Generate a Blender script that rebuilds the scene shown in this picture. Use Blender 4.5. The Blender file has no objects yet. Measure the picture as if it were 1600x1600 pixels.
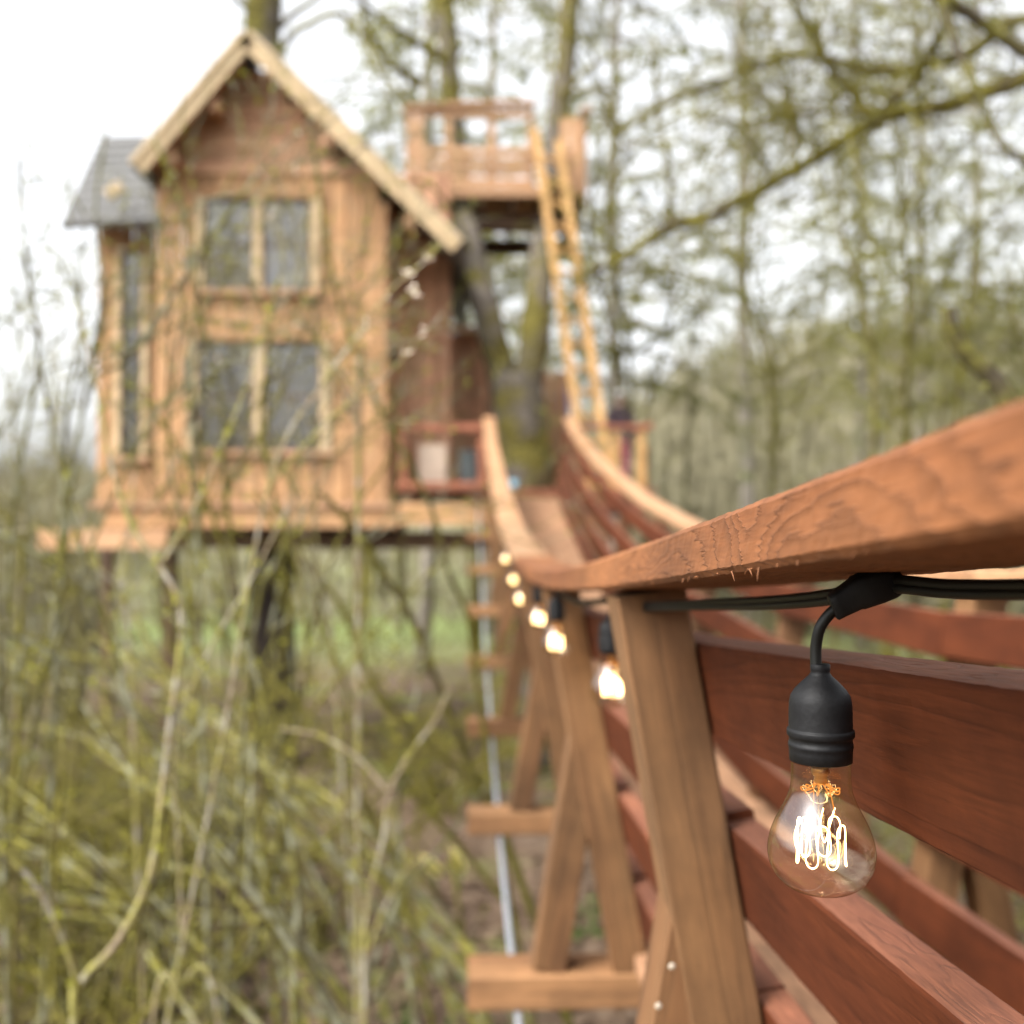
import bpy, bmesh, math, random
import numpy as np
from mathutils import Vector, Matrix, Euler, noise as mnoise

R = math.radians
random.seed(7)
sc = bpy.context.scene
COL = sc.collection
CZ = 2.8                                   # eye height above the forest floor

# ------------------------------------------------------------------ camera
YAW, PITCH = math.atan(65 / 1600), math.atan(30 / 1600)
cam_data = bpy.data.cameras.new('camera')
cam = bpy.data.objects.new('camera', cam_data)
COL.objects.link(cam)
cam.location = (0, 0, CZ)
cam.rotation_euler = (math.pi / 2 + PITCH, 0, -YAW)
cam_data.sensor_width = 36.0
cam_data.lens = 36.0
cam_data.clip_start = 0.02
cam_data.clip_end = 1500
cam_data.dof.use_dof = True
cam_data.dof.focus_distance = 0.565
cam_data.dof.aperture_fstop = 4.7
sc.camera = cam
CAM_M = Euler(cam.rotation_euler).to_matrix()

# ------------------------------------------------------------------ sky and sun (bright overcast)
SUN_EL, SUN_AZ = 48.0, -125.0               # azimuth clockwise from the bridge direction: light from behind on the left
w = bpy.data.worlds.new('World')
sc.world = w
w.use_nodes = True
nt = w.node_tree
nt.nodes.clear()
sky = nt.nodes.new('ShaderNodeTexSky')
sky.sky_type = 'NISHITA'
sky.sun_disc = False
sky.sun_elevation = R(SUN_EL)
sky.sun_rotation = R(SUN_AZ)
sky.air_density = 1.0
sky.dust_density = 6.0
sky.ozone_density = 1.0
hs = nt.nodes.new('ShaderNodeHueSaturation')
hs.inputs['Saturation'].default_value = 0.16
hs.inputs['Value'].default_value = 2.0
bg = nt.nodes.new('ShaderNodeBackground')
bg.inputs['Strength'].default_value = 0.15
wo = nt.nodes.new('ShaderNodeOutputWorld')
nt.links.new(sky.outputs[0], hs.inputs['Color'])
nt.links.new(hs.outputs[0], bg.inputs['Color'])
nt.links.new(bg.outputs[0], wo.inputs['Surface'])

sd = bpy.data.lights.new('sun', 'SUN')
sd.energy = 0.9
sd.angle = R(25)
sd.color = (1.0, 0.95, 0.88)
sun = bpy.data.objects.new('sun', sd)
COL.objects.link(sun)
_d = Vector((math.sin(R(SUN_AZ)) * math.cos(R(SUN_EL)), math.cos(R(SUN_AZ)) * math.cos(R(SUN_EL)), math.sin(R(SUN_EL))))
sun.rotation_euler = _d.to_track_quat('Z', 'Y').to_euler()

vs = sc.view_settings
vs.view_transform = 'Standard'
vs.look = 'None'
vs.exposure = 0.92
vs.gamma = 1.0
vs.use_curve_mapping = False
sc.cycles.use_denoising = True
sc.cycles.sample_clamp_indirect = 4.0
sc.cycles.max_bounces = 8
sc.cycles.transparent_max_bounces = 16
sc.cycles.caustics_reflective = False
sc.cycles.caustics_refractive = False


# ------------------------------------------------------------------ helpers
def P(px, py, Y):
    """The point seen at a pixel of the 1600 px photograph, at distance Y along the bridge."""
    d = CAM_M @ Vector(((px - 800) / 1600, -(py - 800) / 1600, -1))
    return Vector((0, 0, CZ)) + d * (Y / d.y)


class MB:
    """Collects vertices and faces (with a wood coordinate per vertex) and links them as one mesh."""
    def __init__(self):
        self.v, self.f, self.c, self.m = [], [], [], []

    def add(self, v, f, c=None, m=0):
        o = len(self.v)
        self.v += [tuple(p) for p in v]
        self.c += [tuple(p) for p in (c if c is not None else v)]
        self.f += [tuple(i + o for i in q) for q in f]
        self.m += [m] * len(f)

    def mesh(self, name, mats, smooth=False):
        me = bpy.data.meshes.new(name)
        me.from_pydata(self.v, [], self.f)
        for mt in (mats if isinstance(mats, (list, tuple)) else [mats]):
            me.materials.append(mt)
        if any(self.m):
            me.polygons.foreach_set('material_index', self.m)
        a = me.attributes.new('wc', 'FLOAT_VECTOR', 'POINT')
        a.data.foreach_set('vector', np.array(self.c, dtype=np.float32).ravel())
        if smooth:
            me.polygons.foreach_set('use_smooth', [True] * len(me.polygons))
        me.update()
        return me

    def build(self, name, mats, parent=None, smooth=False):
        return link(name, self.mesh(name, mats, smooth), parent)


def link(name, me, parent=None):
    o = bpy.data.objects.new(name, me)
    COL.objects.link(o)
    if parent is not None:
        o.parent = parent
    return o


def tag(o, label=None, cat=None, group=None, kind=None):
    if label: o['label'] = label
    if cat: o['category'] = cat
    if group: o['group'] = group
    if kind: o['kind'] = kind
    return o


def thing(name, label, cat, group=None, loc=(0, 0, 0)):
    o = bpy.data.objects.new(name, None)
    o.empty_display_size = 0.1
    COL.objects.link(o)
    o.location = loc
    return tag(o, label, cat, group)


def sweep(mb, path, prof, frames, closed_ends=True, s0=0.0, jit=0.0):
    """Sweep profile [(u,v)] along path points; frames gives (U,V) vectors for each."""
    n, k = len(path), len(prof)
    V, C = [], []
    s = s0
    for i, p in enumerate(path):
        if i: s += (Vector(p) - Vector(path[i - 1])).length
        U, W = frames[i]
        for (a, b) in prof:
            q = Vector(p) + U * a + W * b
            if jit:
                q += (U * mnoise.noise(q * 330) + W * mnoise.noise(q * 330 + Vector((9, 3, 1)))) * jit
            V.append(q)
            C.append((s, a, b))
    F = []
    for i in range(n - 1):
        for j in range(k):
            a, b = i * k + j, i * k + (j + 1) % k
            F.append((a, b, b + k, a + k))
    if closed_ends:
        F.append(tuple(range(k - 1, -1, -1)))
        F.append(tuple((n - 1) * k + j for j in range(k)))
    mb.add(V, F, C)


def rect_prof(wd, th, ch=0.002):
    a, b, c = wd / 2, th / 2, ch
    if c <= 0:
        return [(-a, -b), (a, -b), (a, b), (-a, b)]
    return [(-a + c, -b), (a - c, -b), (a, -b + c), (a, b - c), (a - c, b), (-a + c, b), (-a, b - c), (-a, -b + c)]


def fine_prof(wd, th, n=10, ch=0.003):
    """Rectangle outline with many points, for rough sawn near boards."""
    base = rect_prof(wd, th, ch)
    out = []
    for i in range(len(base)):
        a, b = base[i], base[(i + 1) % len(base)]
        L = math.hypot(a[0] - b[0], a[1] - b[1])
        k = max(1, int(L / 0.005)) if n else 1
        for j in range(k):
            t = j / k
            out.append((a[0] + (b[0] - a[0]) * t, a[1] + (b[1] - a[1]) * t))
    return out


def board(name, mat, p0, p1, wd, th, wdir, parent=None, ch=0.003, mb=None):
    """A sawn board from p0 to p1; wdir is roughly the direction of its width."""
    p0, p1 = Vector(p0), Vector(p1)
    ax = (p1 - p0).normalized()
    wdir = Vector(wdir)
    U = (wdir - ax * wdir.dot(ax)).normalized()
    W = ax.cross(U).normalized()
    own = mb is None
    m = MB() if own else mb
    s0 = random.uniform(0, 40)
    sweep(m, [p0, p1], rect_prof(wd, th, ch), [(U, W)] * 2, s0=s0)
    if own:
        return m.build(name, mat, parent)


def tube(mb, pts, rad, sides=6, m=0, cap=True):
    pts = [Vector(p) for p in pts]
    n = len(pts)
    if isinstance(rad, (int, float)): rad = [rad] * n
    V, C = [], []
    prev = None
    s = random.uniform(0, 20)
    for i, p in enumerate(pts):
        t = (pts[min(i + 1, n - 1)] - pts[max(i - 1, 0)])
        if t.length < 1e-9: t = Vector((0, 0, 1))
        t.normalize()
        if prev is None:
            a = Vector((0, 0, 1)) if abs(t.z) < 0.9 else Vector((1, 0, 0))
            U = t.cross(a).normalized()
        else:
            U = (prev - t * prev.dot(t))
            U = U.normalized() if U.length > 1e-6 else t.orthogonal().normalized()
        prev = U
        W = t.cross(U)
        if i: s += (p - pts[i - 1]).length
        for j in range(sides):
            an = 2 * math.pi * j / sides
            V.append(p + (U * math.cos(an) + W * math.sin(an)) * rad[i])
            C.append((s, math.cos(an) * rad[i], math.sin(an) * rad[i]))
    F = []
    for i in range(n - 1):
        for j in range(sides):
            a, b = i * sides + j, i * sides + (j + 1) % sides
            F.append((a, b, b + sides, a + sides))
    if cap:
        F.append(tuple(range(sides - 1, -1, -1)))
        F.append(tuple((n - 1) * sides + j for j in range(sides)))
    mb.add(V, F, C, m)


def lathe(mb, prof, org=(0, 0, 0), n=40, m=0, closed=False):
    """prof: [(r, z)] turned round the vertical axis at org."""
    org = Vector(org)
    V, F = [], []
    for r, z in prof:
        for j in range(n):
            a = 2 * math.pi * j / n
            V.append(org + Vector((math.cos(a) * r, math.sin(a) * r, z)))
    k = len(prof)
    for i in range(k - 1):
        for j in range(n):
            a, b = i * n + j, i * n + (j + 1) % n
            F.append((a, b, b + n, a + n))
    mb.add(V, F, None, m)


def box(mb, c, s, rz=0.0, m=0):
    c = Vector(c)
    M = Matrix.Rotation(rz, 3, 'Z')
    V = [c + M @ Vector((x * s[0] / 2, y * s[1] / 2, z * s[2] / 2)) for x in (-1, 1) for y in (-1, 1) for z in (-1, 1)]
    F = [(0, 1, 3, 2), (4, 6, 7, 5), (0, 4, 5, 1), (2, 3, 7, 6), (0, 2, 6, 4), (1, 5, 7, 3)]
    mb.add(V, F, None, m)


def smooth_path(pts, k=5):
    """Catmull-Rom through the points."""
    pts = [Vector(p) for p in pts]
    out = []
    for i in range(len(pts) - 1):
        p0, p1, p2, p3 = pts[max(i - 1, 0)], pts[i], pts[i + 1], pts[min(i + 2, len(pts) - 1)]
        for j in range(k):
            t = j / k
            out.append(0.5 * ((2 * p1) + (p2 - p0) * t + (2 * p0 - 5 * p1 + 4 * p2 - p3) * t * t + (3 * p1 - p0 - 3 * p2 + p3) * t ** 3))
    out.append(pts[-1])
    return out


# ------------------------------------------------------------------ materials
def new_mat(name):
    m = bpy.data.materials.new(name)
    m.use_nodes = True
    t = m.node_tree
    b = t.nodes['Principled BSDF']
    return m, t, b


def N(t, typ, **kw):
    n = t.nodes.new(typ)
    for k, v in kw.items():
        setattr(n, k, v)
    return n


def L(t, a, b):
    t.links.new(a, b)


def ramp(t, src, stops):
    r = N(t, 'ShaderNodeValToRGB')
    e = r.color_ramp.elements
    while len(e) < len(stops): e.new(0.5)
    for i, (p, c) in enumerate(stops):
        e[i].position = p
        e[i].color = (*c, 1) if len(c) == 3 else c
    L(t, src, r.inputs[0])
    return r


def wood(name, light, dark, line=0.5, bump=0.35, along=2.2, across=14.0, rings=9.0, vary=0.25, rough=0.75, fuzz=0.5, bdist=0.002, rag=0.02, smudge=0.35):
    m, t, b = new_mat(name)
    at = N(t, 'ShaderNodeAttribute', attribute_name='wc')
    oi = N(t, 'ShaderNodeObjectInfo')
    off = N(t, 'ShaderNodeMath', operation='MULTIPLY')
    off.inputs[1].default_value = 37.0
    L(t, oi.outputs['Random'], off.inputs[0])
    add = N(t, 'ShaderNodeVectorMath', operation='ADD')
    L(t, at.outputs['Vector'], add.inputs[0])
    L(t, off.outputs[0], add.inputs[1])
    # contour lines of a stretched noise: flat-sawn grain
    mp = N(t, 'ShaderNodeMapping')
    mp.inputs['Scale'].default_value = (along, across, across)
    L(t, add.outputs[0], mp.inputs[0])
    n1 = N(t, 'ShaderNodeTexNoise')
    n1.inputs['Scale'].default_value = 1.0
    n1.inputs['Detail'].default_value = 2.0
    n1.inputs['Roughness'].default_value = 0.35
    n1.inputs['Distortion'].default_value = 0.3
    L(t, mp.outputs[0], n1.inputs['Vector'])
    # ragged fibre noise that breaks the lines
    mp2 = N(t, 'ShaderNodeMapping')
    mp2.inputs['Scale'].default_value = (26, 420, 420)
    L(t, add.outputs[0], mp2.inputs[0])
    n2 = N(t, 'ShaderNodeTexNoise')
    n2.inputs['Scale'].default_value = 1.0
    n2.inputs['Detail'].default_value = 3.0
    L(t, mp2.outputs[0], n2.inputs['Vector'])
    mu = N(t, 'ShaderNodeMath', operation='MULTIPLY_ADD')
    L(t, n2.outputs[0], mu.inputs[0])
    mu.inputs[1].default_value = rag
    L(t, n1.outputs[0], mu.inputs[2])
    mr = N(t, 'ShaderNodeMath', operation='MULTIPLY')
    L(t, mu.outputs[0], mr.inputs[0])
    mr.inputs[1].default_value = rings
    fr = N(t, 'ShaderNodeMath', operation='FRACT')
    L(t, mr.outputs[0], fr.inputs[0])
    rl = ramp(t, fr.outputs[0], [(0.0, (0.25,) * 3), (0.12, (1,) * 3), (0.55, (.92,) * 3), (0.9, (0.55,) * 3), (1.0, (0.25,) * 3)])
    # broad tone
    mp3 = N(t, 'ShaderNodeMapping')
    mp3.inputs['Scale'].default_value = (1.3, 9, 9)
    L(t, add.outputs[0], mp3.inputs[0])
    n3 = N(t, 'ShaderNodeTexNoise')
    n3.inputs['Scale'].default_value = 1.0
    n3.inputs['Detail'].default_value = 5.0
    n3.inputs['Roughness'].default_value = 0.6
    L(t, mp3.outputs[0], n3.inputs['Vector'])
    cr = ramp(t, n3.outputs[0], [(0.3, dark), (0.68, light)])
    mx = N(t, 'ShaderNodeMix', data_type='RGBA', blend_type='MULTIPLY')
    mx.inputs[0].default_value = line
    L(t, cr.outputs[0], mx.inputs[6])
    L(t, rl.outputs[0], mx.inputs[7])
    rf = ramp(t, n2.outputs[0], [(0.25, (1 - fuzz,) * 3), (0.7, (1.08,) * 3)])
    mx2 = N(t, 'ShaderNodeMix', data_type='RGBA', blend_type='MULTIPLY')
    mx2.inputs[0].default_value = 0.7
    L(t, mx.outputs[2], mx2.inputs[6])
    L(t, rf.outputs[0], mx2.inputs[7])
    n4 = N(t, 'ShaderNodeTexNoise')
    n4.inputs['Scale'].default_value = 5.0
    n4.inputs['Detail'].default_value = 6.0
    n4.inputs['Roughness'].default_value = 0.65
    L(t, add.outputs[0], n4.inputs['Vector'])
    sm4 = ramp(t, n4.outputs[0], [(0.34, (1 - smudge,) * 3), (0.56, (1,) * 3), (0.75, (1 + smudge * 0.3,) * 3)])
    mx5 = N(t, 'ShaderNodeMix', data_type='RGBA', blend_type='MULTIPLY')
    mx5.inputs[0].default_value = 1.0
    L(t, mx2.outputs[2], mx5.inputs[6])
    L(t, sm4.outputs[0], mx5.inputs[7])
    hv = N(t, 'ShaderNodeHueSaturation')
    vm = N(t, 'ShaderNodeMapRange')
    vm.inputs[3].default_value = 1 - vary
    vm.inputs[4].default_value = 1 + vary
    L(t, oi.outputs['Random'], vm.inputs[0])
    L(t, vm.outputs[0], hv.inputs['Value'])
    L(t, mx5.outputs[2], hv.inputs['Color'])
    L(t, hv.outputs[0], b.inputs['Base Color'])
    b.inputs['Roughness'].default_value = rough
    b.inputs['Specular IOR Level'].default_value = 0.3
    # relief
    bp = N(t, 'ShaderNodeMath', operation='MULTIPLY_ADD')
    L(t, n2.outputs[0], bp.inputs[0])
    bp.inputs[1].default_value = 0.6
    L(t, rl.outputs[0], bp.inputs[2])
    bu = N(t, 'ShaderNodeBump')
    bu.inputs['Strength'].default_value = bump
    bu.inputs['Distance'].default_value = bdist
    L(t, bp.outputs[0], bu.inputs['Height'])
    L(t, bu.outputs[0], b.inputs['Normal'])
    return m


def plain(name, col, rough=0.7, vary=0.15, scale=8.0, bump=0.0, spec=0.3):
    m, t, b = new_mat(name)
    tc = N(t, 'ShaderNodeTexCoord')
    n = N(t, 'ShaderNodeTexNoise')
    n.inputs['Scale'].default_value = scale
    n.inputs['Detail'].default_value = 5
    L(t, tc.outputs['Object'], n.inputs['Vector'])
    c2 = [min(1, x * (1 + vary)) for x in col]
    c1 = [x * (1 - vary) for x in col]
    r = ramp(t, n.outputs[0], [(0.3, c1), (0.7, c2)])
    L(t, r.outputs[0], b.inputs['Base Color'])
    b.inputs['Roughness'].default_value = rough
    b.inputs['Specular IOR Level'].default_value = spec
    if bump:
        bu = N(t, 'ShaderNodeBump')
        bu.inputs['Strength'].default_value = bump
        bu.inputs['Distance'].default_value = 0.002
        L(t, n.outputs[0], bu.inputs['Height'])
        L(t, bu.outputs[0], b.inputs['Normal'])
    return m


def bark(name, base, moss, amount=0.5, scale=6.0, lichen=None):
    """Bark with patches of moss (and lichen) on it."""
    m, t, b = new_mat(name)
    tc = N(t, 'ShaderNodeTexCoord')
    n = N(t, 'ShaderNodeTexNoise')
    n.inputs['Scale'].default_value = scale
    n.inputs['Detail'].default_value = 4
    L(t, tc.outputs['Object'], n.inputs['Vector'])
    n2 = N(t, 'ShaderNodeTexNoise')
    n2.inputs['Scale'].default_value = scale * 7
    n2.inputs['Detail'].default_value = 3
    L(t, tc.outputs['Object'], n2.inputs['Vector'])
    c1 = ramp(t, n2.outputs[0], [(0.3, [x * 0.6 for x in base]), (0.7, [x * 1.25 for x in base])])
    c2 = ramp(t, n2.outputs[0], [(0.3, [x * 0.6 for x in moss]), (0.7, [x * 1.35 for x in moss])])
    lo = 0.5 + (0.5 - amount) * 0.6
    fac = ramp(t, n.outputs[0], [(max(0.02, lo - 0.08), (0,) * 3), (min(0.98, lo + 0.08), (1,) * 3)])
    mx = N(t, 'ShaderNodeMix', data_type='RGBA')
    L(t, fac.outputs[0], mx.inputs[0])
    L(t, c1.outputs[0], mx.inputs[6])
    L(t, c2.outputs[0], mx.inputs[7])
    out = mx.outputs[2]
    if lichen:
        n3 = N(t, 'ShaderNodeTexNoise')
        n3.inputs['Scale'].default_value = scale * 2.2
        n3.inputs['Detail'].default_value = 3
        mp = N(t, 'ShaderNodeMapping')
        mp.inputs['Location'].default_value = (5, 9, 2)
        L(t, tc.outputs['Object'], mp.inputs[0])
        L(t, mp.outputs[0], n3.inputs['Vector'])
        f3 = ramp(t, n3.outputs[0], [(0.5, (0,) * 3), (0.6, (1,) * 3)])
        m3 = N(t, 'ShaderNodeMix', data_type='RGBA')
        L(t, f3.outputs[0], m3.inputs[0])
        L(t, out, m3.inputs[6])
        m3.inputs[7].default_value = (*lichen, 1)
        out = m3.outputs[2]
    L(t, out, b.inputs['Base Color'])
    b.inputs['Roughness'].default_value = 0.9
    b.inputs['Specular IOR Level'].default_value = 0.12
    bu = N(t, 'ShaderNodeBump')
    bu.inputs['Strength'].default_value = 0.6
    bu.inputs['Distance'].default_value = 0.01
    L(t, n2.outputs[0], bu.inputs['Height'])
    L(t, bu.outputs[0], b.inputs['Normal'])
    return m


def leafmat(name, c1, c2, trans=0.35, scale=1.2):
    m, t, b = new_mat(name)
    tc = N(t, 'ShaderNodeTexCoord')
    n = N(t, 'ShaderNodeTexNoise')
    n.inputs['Scale'].default_value = scale
    n.inputs['Detail'].default_value = 6
    n.inputs['Roughness'].default_value = 0.75
    L(t, tc.outputs['Object'], n.inputs['Vector'])
    r = ramp(t, n.outputs[0], [(0.32, c1), (0.68, c2)])
    L(t, r.outputs[0], b.inputs['Base Color'])
    b.inputs['Roughness'].default_value = 0.7
    b.inputs['Specular IOR Level'].default_value = 0.125
    tr = N(t, 'ShaderNodeBsdfTranslucent')
    L(t, r.outputs[0], tr.inputs['Color'])
    mx = N(t, 'ShaderNodeMixShader')
    mx.inputs[0].default_value = trans
    L(t, b.outputs[0], mx.inputs[1])
    L(t, tr.outputs[0], mx.inputs[2])
    L(t, mx.outputs[0], t.nodes['Material Output'].inputs['Surface'])
    return m


M = {}
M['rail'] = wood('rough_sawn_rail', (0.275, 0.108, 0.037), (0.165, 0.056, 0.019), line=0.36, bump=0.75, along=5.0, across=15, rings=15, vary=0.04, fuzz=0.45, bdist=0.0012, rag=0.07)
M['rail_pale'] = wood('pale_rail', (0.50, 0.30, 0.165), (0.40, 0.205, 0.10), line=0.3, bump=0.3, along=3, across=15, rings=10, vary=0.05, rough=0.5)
M['plank'] = wood('red_stained_plank', (0.10, 0.0262, 0.0085), (0.056, 0.0142, 0.0055), line=0.35, bump=0.35, along=1.2, across=16, rings=10, vary=0.12, rough=0.8, fuzz=0.35, bdist=0.001)
M['plank'].node_tree.nodes['Principled BSDF'].inputs['Specular IOR Level'].default_value = 0.12
M['plank_edge'] = wood('pale_plank_top', (0.205, 0.078, 0.040), (0.135, 0.046, 0.024), line=0.2, bump=0.6, along=9, across=60, rings=6, fuzz=0.5)
M['post'] = wood('tan_post', (0.20, 0.103, 0.042), (0.118, 0.053, 0.021), line=0.4, bump=0.25, along=0.7, across=15, rings=8, vary=0.12, fuzz=0.3)
M['beam'] = wood('crossbeam_wood', (0.29, 0.153, 0.068), (0.20, 0.093, 0.040), line=0.4, bump=0.25, along=0.8, across=15, rings=8, vary=0.1, fuzz=0.3)
M['deck'] = wood('deck_board_wood', (0.44, 0.25, 0.14), (0.33, 0.17, 0.09), line=0.35, vary=0.12)
M['siding'] = wood('cedar_siding', (0.48, 0.282, 0.14), (0.37, 0.193, 0.086), line=0.35, along=0.5, across=9, vary=0.17, smudge=0.14)
M['gable'] = wood('gable_siding', (0.54, 0.325, 0.185), (0.43, 0.225, 0.13), line=0.35, along=0.5, across=9, smudge=0.15, vary=0.12)
M['porch'] = wood('porch_siding', (0.70, 0.39, 0.23), (0.50, 0.24, 0.13), line=0.4, along=0.5, across=9, vary=0.3)
M['fascia'] = wood('pale_trim', (0.58, 0.45, 0.275), (0.46, 0.33, 0.185), smudge=0.15, line=0.25, along=0.6, across=9, vary=0.06)
M['redrail'] = wood('red_deck_rail', (0.38, 0.145, 0.08), (0.28, 0.095, 0.05), line=0.3, vary=0.1)
M['ladder'] = wood('ochre_ladder_wood', (0.60, 0.36, 0.145), (0.47, 0.26, 0.09), line=0.3, vary=0.08)
M['lookout'] = wood('lookout_wood', (0.50, 0.30, 0.165), (0.38, 0.205, 0.105), smudge=0.15, line=0.3, vary=0.15)
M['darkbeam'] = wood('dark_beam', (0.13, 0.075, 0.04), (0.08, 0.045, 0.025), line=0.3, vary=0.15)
M['shingle'] = plain('grey_shingle', (0.125, 0.123, 0.118), rough=0.9, vary=0.35, scale=30)
M['steel'] = plain('steel_cable', (0.42, 0.46, 0.52), rough=0.45, vary=0.1, scale=60)
M['steel'].node_tree.nodes['Principled BSDF'].inputs['Metallic'].default_value = 0.6
M['nail'] = plain('dull_nail', (0.36, 0.31, 0.24), rough=0.7)
M['rubber'] = plain('black_rubber', (0.0045, 0.0045, 0.005), rough=0.58, vary=0.3, scale=220, bump=0.15, spec=0.25)
M['wire'] = plain('dark_wire', (0.006, 0.0064, 0.0052), rough=0.5, vary=0.25, scale=60, spec=0.3)
M['brass'] = plain('brass', (0.55, 0.30, 0.10), rough=0.3, vary=0.1, scale=100)
M['brass'].node_tree.nodes['Principled BSDF'].inputs['Metallic'].default_value = 0.9
M['black'] = plain('black_metal', (0.03, 0.03, 0.032), rough=0.5)


def emit(name, col, s):
    m = bpy.data.materials.new(name)
    m.use_nodes = True
    t = m.node_tree
    t.nodes.remove(t.nodes['Principled BSDF'])
    e = N(t, 'ShaderNodeEmission')
    e.inputs[0].default_value = (*col, 1)
    e.inputs[1].default_value = s
    L(t, e.outputs[0], t.nodes['Material Output'].inputs[0])
    return m


M['filament'] = emit('glowing_filament', (1.0, 0.68, 0.32), 14.0)
M['hook'] = emit('warm_hook_wire', (1.0, 0.36, 0.07), 0.7)


def thin_glass(name, tint, edge, refl=0.06):
    m = bpy.data.materials.new(name)
    m.use_nodes = True
    t = m.node_tree
    t.nodes.remove(t.nodes['Principled BSDF'])
    lw = N(t, 'ShaderNodeLayerWeight')
    lw.inputs[0].default_value = 0.4
    cr = ramp(t, lw.outputs['Facing'], [(0.0, tint), (0.72, tint), (1.0, edge)])
    tr = N(t, 'ShaderNodeBsdfTransparent')
    L(t, cr.outputs[0], tr.inputs[0])
    gl = N(t, 'ShaderNodeBsdfGlossy')
    gl.inputs['Roughness'].default_value = 0.04
    pw = N(t, 'ShaderNodeMath', operation='POWER')
    L(t, lw.outputs['Facing'], pw.inputs[0])
    pw.inputs[1].default_value = 2.2
    ad = N(t, 'ShaderNodeMath', operation='MULTIPLY_ADD', use_clamp=True)
    L(t, pw.outputs[0], ad.inputs[0])
    ad.inputs[1].default_value = 0.6
    ad.inputs[2].default_value = 0.065 + refl
    mx = N(t, 'ShaderNodeMixShader')
    L(t, ad.outputs[0], mx.inputs[0])
    L(t, tr.outputs[0], mx.inputs[1])
    L(t, gl.outputs[0], mx.inputs[2])
    L(t, mx.outputs[0], t.nodes['Material Output'].inputs[0])
    return m


M['bulb_glass'] = thin_glass('amber_bulb_glass', (0.96, 0.90, 0.79), (0.42, 0.26, 0.10), 0.02)
M['clear_glass'] = thin_glass('bulb_stem_glass', (0.96, 0.92, 0.86), (0.65, 0.5, 0.34), 0.02)
M['pane'] = thin_glass('window_pane', (0.60, 0.57, 0.50), (0.45, 0.42, 0.38), 0.045)

M['maple'] = bark('mossy_maple_bark', (0.115, 0.098, 0.08), (0.095, 0.08, 0.02), 0.5, 2.0)
M['fir_bark'] = bark('fir_bark', (0.27, 0.24, 0.20), (0.19, 0.19, 0.10), 0.4, 2.0)
M['moss_limb'] = bark('mossy_limb', (0.06, 0.046, 0.03), (0.135, 0.118, 0.02), 0.58, 3.0)
M['stem_olive'] = bark('olive_mossy_stem', (0.092, 0.073, 0.036), (0.12, 0.106, 0.02), 0.6, 5.0)
M['stem_grey'] = bark('grey_lichen_stem', (0.10, 0.09, 0.052), (0.115, 0.105, 0.025), 0.5, 6.0, lichen=(0.20, 0.20, 0.135))
M['stem_tan'] = bark('tan_twig', (0.23, 0.18, 0.12), (0.22, 0.20, 0.06), 0.55, 8.0, lichen=(0.27, 0.245, 0.19))
M['stem_arch'] = bark('yellow_green_stem', (0.17, 0.15, 0.08), (0.22, 0.20, 0.045), 0.6, 5.0, lichen=(0.24, 0.235, 0.15))
M['stem_dark'] = bark('dark_mossy_stem', (0.05, 0.04, 0.026), (0.10, 0.092, 0.02), 0.5, 6.0)
M['bud'] = leafmat('yellow_green_bud', (0.24, 0.225, 0.025), (0.36, 0.36, 0.05), 0.3, 9)
M['palebud'] = leafmat('pale_bud', (0.62, 0.52, 0.42), (0.75, 0.66, 0.55), 0.3, 9)
M['moss'] = leafmat('hanging_moss', (0.155, 0.15, 0.035), (0.26, 0.245, 0.065), 0.4, 2)
M['needle'] = leafmat('fir_needles', (0.165, 0.175, 0.07), (0.265, 0.27, 0.11), 0.55, 0.8)
M['needle2'] = leafmat('yellow_fir_needles', (0.22, 0.22, 0.085), (0.33, 0.315, 0.135), 0.55, 0.8)
M['litter'] = leafmat('leaf_litter', (0.09, 0.058, 0.037), (0.20, 0.138, 0.093), 0.1, 3)
M['herb'] = leafmat('herb_leaves', (0.05, 0.075, 0.022), (0.12, 0.15, 0.045), 0.35, 3)
M['twig'] = leafmat('bare_twigs', (0.15, 0.138, 0.085), (0.235, 0.21, 0.135), 0.0, 0.6)
M['cabbage'] = leafmat('pale_yellow_petal', (0.74, 0.66, 0.24), (0.82, 0.76, 0.36), 0.4, 9)


# ------------------------------------------------------------------ ground, meadow, hill
def hill_h(x, y):
    t = max(0.0, min(1.0, (y - 27) / 46))
    t = t * t * (3 - 2 * t)
    s = 1 / (1 + math.exp(-(x - y * 0.17 - 2) / (0.07 * max(y, 20))))
    return t * (5.5 + 13.0 * s) * (0.75 + 0.25 * min(1, y / 160)) + mnoise.noise(Vector((x * 0.05, y * 0.05, 0))) * 1.0 * t


def ground_h(x, y):
    z = 0.10 * mnoise.noise(Vector((x * 0.5, y * 0.5, 1))) + 0.22 * mnoise.noise(Vector((x * 0.14, y * 0.14, 4)))
    return z * (1 if y < 40 else 0.4) + hill_h(x, y)


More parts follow.
